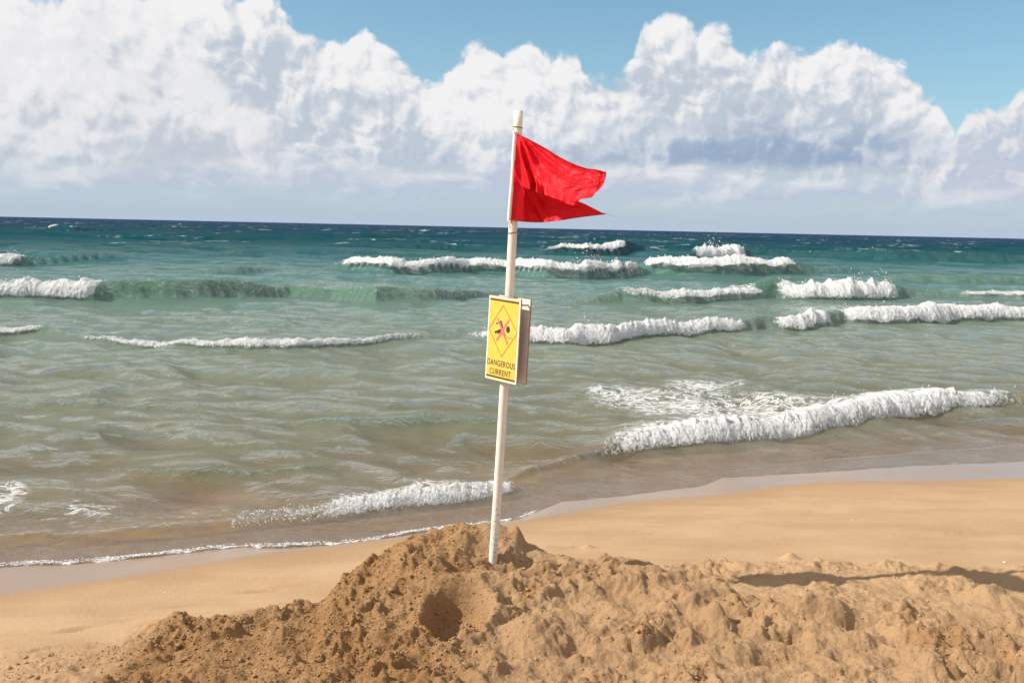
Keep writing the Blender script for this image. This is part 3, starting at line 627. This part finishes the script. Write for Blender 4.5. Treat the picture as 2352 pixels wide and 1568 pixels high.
# spray and foam clots along the breaking crests
print('bubbles', len(BL))
P = list(BL); S = [(q_*1.15, q_, q_) for q_ in BS]
for wv in WAVES:
    if not wv['spray']: continue
    xs, yt, hh = wv['X'], wv['Yt'], wv['H']; lo, hi = max(xs[0], -.75*yt.mean()), min(xs[-1], .75*yt.mean())
    Ym = yt.mean(); cnt = int(min(6000, (150 if wv['spray'] == 1. else 70)*(hi-lo)*F/Ym/50)*wv['spray'])
    for _ in range(cnt):
        x = random.uniform(lo, hi); fa = np.interp(x, wv['FX'], wv['FA'])
        if random.random() > fa or fa < .25: continue
        h = np.interp(x, xs, hh); yf = np.interp(x, xs, yt); wf = h*wv['k']
        gust = max(0, float(perlin(np.array([x/(Ym*.03)]), np.array([.3]), 77)[0]))
        y = yf + random.uniform(1-wv['cover'], 1.25)*wf
        zc = h*min(1, ((y-yf)/max(wf, .01))) 
        if random.random() > .40 + 1.5*gust: continue
        up = abs(random.gauss(0, 1))*h*(.05+.75*gust)
        s = Ym*random.choice((.00018, .00026, .0004, .0006))*random.uniform(.7, 1.3)
        if up < .05*h: s *= 1.8
        P.append((x, y, zc+up+.01)); S.append((s, s, s*random.uniform(.7, 1.4)))
for _ in range(2600):
    x = random.uniform(-3.4, .15); y = float(lerp_line(SWASH, np.array([x]))[0]) + random.uniform(.0, .05)
    if float(fbm(np.array([x*2.2]), np.array([.4]), 801, 4)[0]) + .35 < random.random()*.6: continue
    r = random.uniform(.0015, .0045); e_ = .035*float(fbm(np.array([x*5]), np.array([y*5]), 500, 3)[0])
    P.append((x, y-e_, .008)); S.append((r*1.6, r, r*.8))
blobs('sea_spray', P, S, M_foam, 'white drops and clots of foam thrown up along the breaking crests', 'spray')
# loose crumbs of sand
P = []; S = []; dm = []
def crumb(x, y, s):
    z, ro, da = ground(x, y)
    P.append((x, y, z + s*.3)); S.append((s*random.uniform(.8, 1.3), s*random.uniform(.8, 1.3), s*random.uniform(.6, 1.))); dm.append(min(1., da*1.1+.1))
n_ = 0
while n_ < 7000:
    a = random.uniform(-.56, .56); r = random.uniform(4.0, 6.2); x, y = r*math.sin(a), r*math.cos(a)
    z, ro, da = ground(x, y)
    if ro < .2 or random.random() > ro: continue
    if random.random() > .06 + da*.9: continue
    crumb(x, y, .0021*math.exp(abs(random.gauss(0, .6)))); n_ += 1
for _ in range(420):                                  # thrown out beyond the heap's edge
    i = random.random(); px = random.uniform(0, 700); py = 1568-(px/700)*130 - abs(random.gauss(0, 25)) 
    p = at_z(px, py, .1); crumb(p[0], p[1], .002*math.exp(abs(random.gauss(0, .55))))
for px, py, s in [(390,1542,.010),(425,1538,.007),(132,1530,.006),(130,1555,.009),(40,1520,.012),(20,1530,.012),(60,1516,.009),(225,1510,.006),(70,1556,.016),(85,1560,.012),(1495,1213,.006),(1835,1208,.004),(345,1497,.016),(360,1490,.012)]:
    p = at_z(px, py, .1); crumb(p[0], p[1], s)
M_crumb, n = newmat('crumb_sand'); oc = n.node('ShaderNodeTexCoord', None, 3)
output(n, principled(n, Base_Color=n.mix(n.mul(attr(n, 'damp'), .9), (.44, .29, .165), (.31, .18, .080)), Roughness=.95, Specular_IOR_Level=.1))
blobs('sand_crumbs', P, S, M_crumb, 'loose crumbs and small clods of damp sand strewn over the heap', 'sand crumbs', .35, dict(rough=np.ones(len(P)), damp=np.array(dm), wet=np.zeros(len(P))))

P = []; S = []
for px, py, s_ in [(4018*.5742,2275*.5742,.009),(3410*.5742,2068*.5742,.004),(3350*.5742,2315*.5742,.005),(3828*.5742,2362*.5742,.005),(660*.5742,2332*.5742,.004),(1250,1268,.003),(310,1420,.003),(1750,1330,.004),(2100,1340,.004),(520,1390,.003),(1980,1190,.003)]:
    p = at_z(px, py, .09); z, ro, da = ground(p[0], p[1]); P.append((p[0], p[1], z+s_*.3)); S.append((s_*1.6, s_, s_*.45))
M_shell, n = newmat('shell'); output(n, principled(n, Base_Color=(.78, .74, .68, 1), Roughness=.5))
blobs('shell_fragments', P, S, M_shell, 'tiny white shell fragments scattered on the smooth sand', 'shells', .3)
# ------------------------------------------------------------------ small mesh tools
def root(name, loc, label, cat):
    o = bpy.data.objects.new(name, None); o.empty_display_size = .2; scene.collection.objects.link(o)
    o.location = tuple(loc); o['label'] = label; o['category'] = cat; return o
def mobj(name, V, Fc, mat, parent=None, smooth=False, top=None):
    V = np.array(V, float)
    o_ = np.zeros(3); p = parent
    while p is not None: o_ = o_ + np.array(p.location); p = p.parent
    me = bpy.data.meshes.new(name); me.from_pydata((V-o_).tolist(), [], [tuple(int(i) for i in f) for f in Fc])
    if smooth: me.polygons.foreach_set('use_smooth', np.ones(len(me.polygons), bool))
    me.materials.append(mat); o = bpy.data.objects.new(name, me); scene.collection.objects.link(o); o.parent = parent
    return o
def tube(path, rad, seg=10, caps=True):
    path = np.array(path, float); V = []; Fc = []
    n_ = len(path); rad = np.broadcast_to(rad, (n_,))
    t0 = path[1]-path[0]; ref = np.array([0, 0, 1.]) if abs(t0[2]) < .8*np.linalg.norm(t0) else np.array([0, 1., 0])
    for i in range(n_):
        t = path[min(i+1, n_-1)] - path[max(i-1, 0)]; t = t/np.linalg.norm(t)
        a = np.cross(t, ref); a /= np.linalg.norm(a); b = np.cross(t, a)
        for k in range(seg):
            an = 2*math.pi*k/seg; V.append(path[i] + rad[i]*(math.cos(an)*a + math.sin(an)*b))
    for i in range(n_-1):
        for k in range(seg):
            k2 = (k+1) % seg; Fc.append((i*seg+k, i*seg+k2, (i+1)*seg+k2, (i+1)*seg+k))
    if caps: Fc.append(tuple(range(seg))[::-1]); Fc.append(tuple((n_-1)*seg+k for k in range(seg)))
    return V, Fc

# ------------------------------------------------------------------ materials of the things
M_pole, n = newmat('white_pipe')
oc = n.node('ShaderNodeTexCoord', None, 3); sx = n.node('ShaderNodeSeparateXYZ', {0: oc}, None)
sm = n.noise(n.node('ShaderNodeMapping', {0: oc, 3: (1, 1, .12)}), 30, 4, .6); sp_ = n.noise(oc, 70, 3, .7)
c = n.mix(n.ss(sm, .45, .75, 0, .6), (.78, .74, .66), (.62, .53, .42))
low = n.ss(sx.outputs[2], 1.25, .10)
c = n.mix(n.mul(n.ss(n.add(sp_, n.mul(low, .07)), .66, .70), n.add(.12, n.mul(low, .7))), c, (.30, .16, .07))
c = n.mix(n.mul(n.ss(n.noise(oc, 22, 4, .7), .60, .66), n.ss(sx.outputs[2], .34, .20)), c, (.22, .21, .20))
output(n, principled(n, Base_Color=c, Roughness=.42, Normal=n.bump(sp_, .08, .003)))
def plain(name, col, rough_=.6, var=.08, scale=60, **kw):
    m, n = newmat(name); oc = n.node('ShaderNodeTexCoord', None, 3); ns = n.noise(oc, scale, 4, .65)
    c = n.mix(n.ss(ns, .35, .7), tuple(v*(1-var) for v in col), tuple(min(1, v*(1+var)) for v in col))
    output(n, principled(n, Base_Color=c, Roughness=rough_, **kw)); return m
M_wire = plain('rusty_wire', (.045, .05, .045), .5, .3); M_cord = plain('cord', (.62, .50, .36), .9, .15, 300); M_tape = plain('header_canvas', (.82, .74, .70), .85, .05, 120)
M_ply = plain('plywood_edge', (.40, .22, .10), .7, .3, 150); M_white = plain('white_board', (.80, .79, .76), .45, .04, 40)
M_black = plain('black_print', (.035, .033, .028), .5, .35, 500); M_pink = plain('pink_print', (.78, .17, .17), .5, .12, 300)
M_screw = plain('screw_head', (.55, .42, .30), .5, .1); M_buoy = plain('orange_plastic', (.85, .30, .04), .4, .05, 3); M_wood = plain('driftwood', (.6, .5, .4), .8)
M_yellow, n = newmat('yellow_sign_print')
oc = n.node('ShaderNodeTexCoord', None, 3)
c = n.mix(n.ss(n.noise(oc, 14, 5, .65), .35, .7), (.76, .52, .080), (.73, .46, .050))
c = n.mix(n.ss(n.noise(oc, 130, 3, .6), .66, .71, 0, .65), c, (.72, .36, .05))
c = n.mix(n.ss(n.noise(n.node('ShaderNodeMapping', {0: oc, 3: (1, 1, .15)}), 40, 3, .6), .60, .75, 0, .35), c, (.88, .72, .35))
output(n, principled(n, Base_Color=c, Roughness=.4))
M_flag, n = newmat('red_nylon')
oc = n.node('ShaderNodeTexCoord', None, 3); wv_ = n.noise(oc, 900, 2, .5)
mk = n.bump(n.noise(oc, 30, 3, .5), .05, .006)
cf = n.mix(n.ss(n.noise(oc, 12, 4, .6), .35, .7), (.78, .010, .024), (.84, .016, .032))
d1 = principled(n, Base_Color=cf, Roughness=.6, Specular_IOR_Level=.25, Normal=mk)
tl = n.node('ShaderNodeBsdfTranslucent', {0: (.85, .012, .02, 1)})
output(n, n.node('ShaderNodeMixShader', {0: .28, 1: d1, 2: tl}))

# ------------------------------------------------------------------ the pole
YP = 5.3; PB = at_y(1131, 1305, YP); PT = at_y(1191, 255, YP)
def pole_at(t):        # 0 base .. 1 top, a slight bow
    p = PB + (PT-PB)*t; return p + np.array([.0075*4*t*(1-t), 0, 0])
AX = (PT-PB)/np.linalg.norm(PT-PB); PL = np.linalg.norm(PT-PB)
pole = root('flag_pole', PB, 'leaning white plastic pipe pole planted in the sand heap', 'pole')
ts = np.linspace(-.10, 1, 40)
V, Fc = tube([pole_at(t) for t in ts], .0236, 28, False)
nv = len(V); seg = 28
inner = [pole_at(t) for t in (1.0, .97, .94)]; V2, F2 = tube(inner, .0205, seg, False)
for k in range(seg): k2 = (k+1) % seg; Fc.append((nv-seg+k, nv-seg+k2, nv+k2, nv+k))
Fc += [tuple(i+nv for i in f) for f in F2]
mobj('pipe', V+V2, Fc, M_pole, pole, True)
def ring(c, r, wob, tail):
    a = np.array([1, 0, 0.]); b = np.array([0, 1, 0.]); pts = []
    for i in range(26):
        an = -math.pi*.85 + 2*math.pi*i/24.; pts.append(c + a*math.cos(an)*r + b*math.sin(an)*r + np.array([0, 0, wob*math.cos(an)]))
    return pts
cT = pole_at((1305-291)/1050.); cB = pole_at((1305-524)/1050.)
V, Fc = tube(ring(cT, .0262, -.004, 1), .0017, 7); mobj('wire_tie', V, Fc, M_wire, pole, True)
V, Fc = tube(ring(cB, .0262, .003, 1), .0017, 7); mobj('wire_tie', V, Fc, M_wire, pole, True)

# ------------------------------------------------------------------ the flag
flag = root('red_flag', at_y(1181, 400, YP-.03), 'red nylon flag blowing to the right near the top of the white pole', 'flag')
# control net in picture units: rows v (top edge to bottom edge), columns u (hoist to fly), third value = metres behind the hoist
UK = [0, .12, .28, .48, .70, .86, 1.]
VK = [0, .14, .30, .45, .55, .62, .72, .86, 1.]
NET = [
 [(1187,306,0),(1212,318,-0.03),(1250,339,-0.09),(1296,366,-0.16),(1345,386,-0.24),(1370,389,-0.28),(1393,396,-0.3)],
 [(1185,328,0),(1206,343,-0.03),(1243,362,-0.08),(1292,389,-0.16),(1343,404,-0.24),(1372,409,-0.28),(1391,409,-0.3)],
 [(1183,358,0),(1204,376,0),(1232,392,-0.07),(1284,418,-0.16),(1338,428,-0.24),(1368,430,-0.28),(1383,428,-0.3)],
 [(1180,390,0),(1204,405,-0.04),(1229,424,-0.1),(1270,438,-0.17),(1328,446,-0.24),(1355,447,-0.28),(1368,443,-0.3)],
 [(1178,412,0),(1208,430,-0.05),(1222,438,-0.12),(1262,451,-0.18),(1316,472,-0.25),(1324,460,-0.28),(1354,454.5,-0.3)],
 [(1177,430,0),(1206,437,0),(1224,418,0),(1262,432,-0.07),(1308,450,-0.18),(1316,455,-0.24),(1322,457,-0.27)],
 [(1175,452,0),(1202,458,0.05),(1228,450,0.07),(1264,456,0.03),(1304,464,-0.08),(1328,466,-0.15),(1345,469,-0.2)],
 [(1173,480,0),(1200,484,0.05),(1236,482,0.06),(1272,483,0),(1314,481,-0.1),(1344,480,-0.16),(1372,483,-0.2)],
 [(1171.5,506,0),(1202,509.5,0.04),(1240,511,0.04),(1280,507.5,-0.02),(1322,501,-0.11),(1352,497,-0.17),(1390,492.5,-0.21)]]
def cr1(keys, vals, t):                     # monotone-ish cubic (Catmull-Rom on uneven keys)
    keys = np.array(keys); vals = np.array(vals, float)
    m = np.gradient(vals, keys, axis=0)
    i = np.clip(np.searchsorted(keys, t, 'right')-1, 0, len(keys)-2); h = keys[i+1]-keys[i]; s = (t-keys[i])/h
    s = s[:, None, None] if vals.ndim == 3 else s[:, None]; h = h[:, None, None] if vals.ndim == 3 else h[:, None]
    return (2*s**3-3*s**2+1)*vals[i] + (s**3-2*s**2+s)*h*m[i] + (-2*s**3+3*s**2)*vals[i+1] + (s**3-s**2)*h*m[i+1]
NU, NV = 150, 170
net = np.array(NET); vv = np.linspace(0, 1, NV); uu = np.linspace(0, 1, NU)
rowsv = cr1(VK, net, vv); grid = cr1(UK, np.transpose(rowsv, (1, 0, 2)), uu)           # [u, v, 3]
gu, gv = np.meshgrid(uu, vv, indexing='ij')
# folds fanning out from the top of the hoist, and small creases
ang = np.arctan2(gu*1.1, gv+.04)
rad_ = np.sqrt(gu**2*1.2+gv**2)
fold = .010*np.sin(ang*15+2.5*fbm(gu*2, gv*2, 3, 2))*sstep(rad_, .02, .35)*np.exp(-(gu/.42)**2)*sstep(gu, 0, .07)
fold += .006*fbm(gu*5+2, gv*3.2, 5, 3)*sstep(gu, 0, .1) + .0035*np.abs(fbm(gu*9, gv*9, 6, 2))*sstep(gu, 0, .1)
# sharp pleats below the middle near the hoist
for (cu, cv, wu, wv2, hh_) in [(.20,.50,.018,.16,-.022),(.26,.44,.014,.10,.018),(.32,.48,.014,.09,-.018),(.40,.50,.016,.08,.012),(.15,.72,.02,.2,-.014),(.24,.84,.02,.14,.014)]:
    su = gu - cu - (gv-cv)*.45; fold += hh_*np.exp(-np.abs(su/wu)**1.5 - ((gv-cv)/wv2)**2)
V = []
for i in range(NU):
    for j in range(NV):
        px, py, dp = grid[i, j]; yy_ = YP - .032 + dp*.9 + 2.6*fold[i, j]
        V.append(at_y(px, py, min(yy_, YP - .030 + max(0., px - 1204)*.004)))
idx = np.arange(NU*NV).reshape(NU, NV)
HEM = 5
fc_all = [((i, j), (idx[i, j], idx[i+1, j], idx[i+1, j+1], idx[i, j+1])) for i in range(NU-1) for j in range(NV-1)]
V = np.array(V)
mobj('cloth', V, [f for _, f in fc_all], M_flag, flag, True)
# turned hems: a doubled strip a hair in front of the cloth
tn = np.array([-.0009, -.0014, 0])
M_hem = plain('hem_nylon', (.52, .006, .014), .6, .2, 400)
def strip(ii, jj, name, mat, off=tn):
    vs = []; fs = []; ni, nj = len(ii), len(jj)
    for s_ in (1., 0.):
        for i in ii:
            for j in jj: vs.append(V[idx[i, j]] + off*(.6+s_*.8))
    for i in range(ni-1):
        for j in range(nj-1):
            a = i*nj+j; fs.append((a, a+nj, a+nj+1, a+1)); b = a+ni*nj; fs.append((b, b+1, b+nj+1, b+nj))
    return mobj(name, vs, fs, mat, flag, True)
strip(range(0, NU), range(0, HEM-1), 'hem', M_hem); strip(range(0, NU), range(NV-HEM, NV), 'hem', M_hem)
strip(range(NU-5, NU), range(0, int(NV*.55)), 'hem', M_hem)
# white canvas header along the hoist, cords and the loose thread
hv = []; hf = []
for k, (px, py) in enumerate([(1187,304),(1183.5,340),(1181.5,380),(1179,420),(1175.5,460),(1171.8,507)]):
    for dx, dy in ((-7.5, -.010), (-3.5, -.014), (1.5, -.012), (1.5, -.006), (-6, .0)): hv.append(at_y(px+dx, py, YP-.020+dy))
for k in range(5):
    for m_ in range(5): m2 = (m_+1) % 5; hf.append((k*5+m_, k*5+m2, (k+1)*5+m2, (k+1)*5+m_))
mobj('header', hv, hf, M_tape, flag, True)
for pts in ([(1184,290),(1179.5,296),(1181,303),(1183.5,309)], [(1173,505),(1170,512),(1170,519),(1173,524)]):
    V3, F3 = tube([at_y(a, b, YP-.034) for a, b in pts], .0022, 8); mobj('cord', V3, F3, M_cord, flag, True)
V3, F3 = tube([at_y(a, b, YP-.24) for a, b in [(1388,491),(1394,492),(1400,495),(1406,496.5),(1413,497.5)]], .0006, 5); mobj('loose_thread', V3, F3, M_flag, flag, True)
V3, F3 = tube([at_y(1391+2*math.cos(a*1.3), 396+3*math.sin(a)-2, YP-.30) for a in np.linspace(0, 6, 14)], .0005, 5); mobj('loose_thread', V3, F3, M_hem, flag, True)
V3, F3 = tube([at_y(1388+4*math.cos(a*1.7), 491+1.6*math.sin(a*2.3), YP-.24) for a in np.linspace(0, 6, 18)], .0009, 5); mobj('loose_thread', V3, F3, M_hem, flag, True)

# ------------------------------------------------------------------ the warning sign: two boards bolted either side of the pole
th = R(46); SC = at_y(1156, 779.5, YP-.045)
ey = AX.copy(); ex = np.array([math.cos(th), -math.sin(th), 0]); ex -= ey*ex.dot(ey); ex /= np.linalg.norm(ex)
ex = ex - ey*.018; ex /= np.linalg.norm(ex); nn_ = np.cross(ex, ey); nn_ /= np.linalg.norm(nn_)
SW, SH = .247, .452
def sgn(u, v, d=0.): return SC + ex*(u-.5)*SW + ey*(.5-v)*SH + nn_*d     # u, v in 0..1 from the top left
sign = root('warning_sign', SC - ey*SH/2, 'yellow DANGEROUS CURRENT no-swimming sign on the white pole', 'sign')
def slab(name, u0, v0, u1, v1, d0, d1, mat, parent, bev=0):
    V = [sgn(u, v, d) for d in (d0, d1) for u, v in ((u0, v0), (u1, v0), (u1, v1), (u0, v1))]
    o = mobj(name, V, [(0, 1, 2, 3), (7, 6, 5, 4), (0, 4, 5, 1), (1, 5, 6, 2), (2, 6, 7, 3), (3, 7, 4, 0)], mat, parent)
    if bev:
        b = o.modifiers.new('b', 'BEVEL'); b.width = bev; b.segments = 2
    return o
fb = slab('front_board', 0, 0, 1, 1, -.004, .004, M_ply, sign, .001)
slab('white_face', .012, .006, .988, .994, .0042, .0052, M_white, fb, .0003)
slab('yellow_panel', .045, .022, .945, .978, .0054, .0058, M_yellow, fb)
bb = slab('back_board', .0, .0, 1.0, 1.0, -.074, -.066, M_ply, sign, .001)
slab('white_face', .010, .006, .990, .994, -.0657, -.0647, M_white, bb, .0003)
slab('black_bar', .045, .036, .945, .057, .0060, .0063, M_black, sign); slab('black_bar', .045, .945, .945, .965, .0060, .0063, M_black, sign)
def poly(name, pts, d, mat, parent, close=True, solid=.0003):
    V = [sgn(u, v, d) for u, v in pts] + [sgn(u, v, d-solid) for u, v in pts]; n0 = len(pts)
    return V, [tuple(range(n0))] + [tuple(range(n0, 2*n0))[::-1]]
def stroke(a, b, wu):                    # a straight printed stroke between two (u, v) points, wu in metres
    a = np.array(a, float); b = np.array(b, float); dx = (b-a)*np.array([SW, SH]); L = np.linalg.norm(dx); nx = np.array([-dx[1], dx[0]])/L*wu/2/np.array([SW, SH])
    return [a+nx, b+nx, b-nx, a-nx]
def join(polys, d, solid=.0003):
    V = []; Fc = []
    for k, p in enumerate(polys):
        v, f = poly('', [tuple(q) for q in p], d+k*.00002, None, None); o_ = len(V); V += v; Fc += [tuple(i+o_ for i in ff) for ff in f]
    return V, Fc
dia = [(.475, .100), (.945, .395), (.500, .705), (.060, .400)]
V, Fc = join([stroke(dia[i], dia[(i+1) % 4], .0030) for i in range(4)], .0064); mobj('diamond_outline', V, Fc, M_black, sign)
def ell(cu, cv, ru, rv, n0=20, a0=0, a1=2*math.pi): return [(cu+ru*math.cos(a0+(a1-a0)*k/n0), cv+rv*math.sin(a0+(a1-a0)*k/n0)) for k in range(n0)]
pict = [ell(.655, .372, .060, .040), [(.385,.288),(.435,.282),(.560,.425),(.600,.440),(.585,.458),(.520,.455),(.465,.375)],
        [(.262,.335),(.272,.320),(.400,.300),(.395,.318)], [(.240,.425),(.420,.378),(.520,.398),(.560,.440),(.440,.440),(.42,.432)],
        ell(.272, .428, .032, .016), ell(.345, .428, .032, .017), ell(.415, .430, .030, .017)]
V, Fc = join(pict, .0064); mobj('swimmer_pictogram', V, Fc, M_black, sign)
wavep = [(.60+.02*k, .466-.010*abs(math.sin(k*math.pi/5))*1.6+.012) for k in range(11)]
V, Fc = join([stroke(wavep[k], wavep[k+1], .0022) for k in range(10)], .0064); mobj('wave_line', V, Fc, M_black, sign)
V, Fc = join([stroke((.315, .258), (.665, .545), .0125), stroke((.675, .256), (.315, .528), .0125)], .0068); mobj('prohibition_cross', V, Fc, M_pink, sign)
def text(s, u0, u1, v0, v1, name):
    cu = bpy.data.curves.new('lettering', 'FONT'); cu.body = s; cu.size = 1; cu.space_character = 1.08; cu.resolution_u = 4; cu.offset = .012
    ob = bpy.data.objects.new('lettering', cu); scene.collection.objects.link(ob)
    me = bpy.data.meshes.new_from_object(ob.evaluated_get(bpy.context.evaluated_depsgraph_get()))
    bpy.data.objects.remove(ob)
    co = np.array([v.co[:] for v in me.vertices]); mn, mx = co.min(0), co.max(0)
    V = [sgn(u0+(c[0]-mn[0])/(mx[0]-mn[0])*(u1-u0), v1-(c[1]-mn[1])/(mx[1]-mn[1])*(v1-v0), .0066) for c in co]
    mobj(name, V, [p.vertices[:] for p in me.polygons], M_black, sign)
text('DANGEROUS', .062, .935, .752, .824, 'lettering'); text('CURRENT', .150, .815, .858, .928, 'lettering')
def disc(u, v, d0, d1, r, name):
    V = []
    for d in (d0, d1):
        for k in range(12): an = k*math.pi/6; V.append(sgn(u, v, d)+ex*math.cos(an)*r+ey*math.sin(an)*r)
    Fc = [tuple(range(12)), tuple(range(12, 24))[::-1]] + [(k, (k+1) % 12, 12+(k+1) % 12, 12+k) for k in range(12)]
    mobj(name, V, Fc, M_screw, sign, False)
disc(.93, .07, -.066, -.0042, .0055, 'spacer_peg'); disc(.07, .93, -.066, -.0042, .0055, 'spacer_peg')

# ------------------------------------------------------------------ the buoy far out
bp = at_z(562, 516.5, 0); k = 150/bp[1] if bp[1] > 150 else 1
r_ = ray(562, 514.2); bpos = np.array([0, 0, HC]) + r_*150/r_[1]; bpos[2] = .05
buoy = root('buoy', bpos, 'small orange buoy on the dark blue water near the horizon', 'buoy')
prof = [(0, -.15), (.16, -.12), (.26, 0), (.27, .12), (.20, .27), (.07, .36), (.05, .42), (0, .43)]
V = []; Fc = []
for rr0, zz in prof:
    for k in range(16): V.append(bpos+np.array([rr0*math.cos(k*math.pi/8), rr0*math.sin(k*math.pi/8), zz]))
for i in range(len(prof)-1):
    for k in range(16): Fc.append((i*16+k, i*16+(k+1) % 16, (i+1)*16+(k+1) % 16, (i+1)*16+k))
mobj('float', V, Fc, M_buoy, buoy, True)
V, Fc = tube([bpos+np.array([.05*math.cos(a), 0, .46+.05*math.sin(a)]) for a in np.linspace(0, 6.2, 12)], .012, 6); mobj('lifting_ring', V, Fc, M_wire, buoy, True)
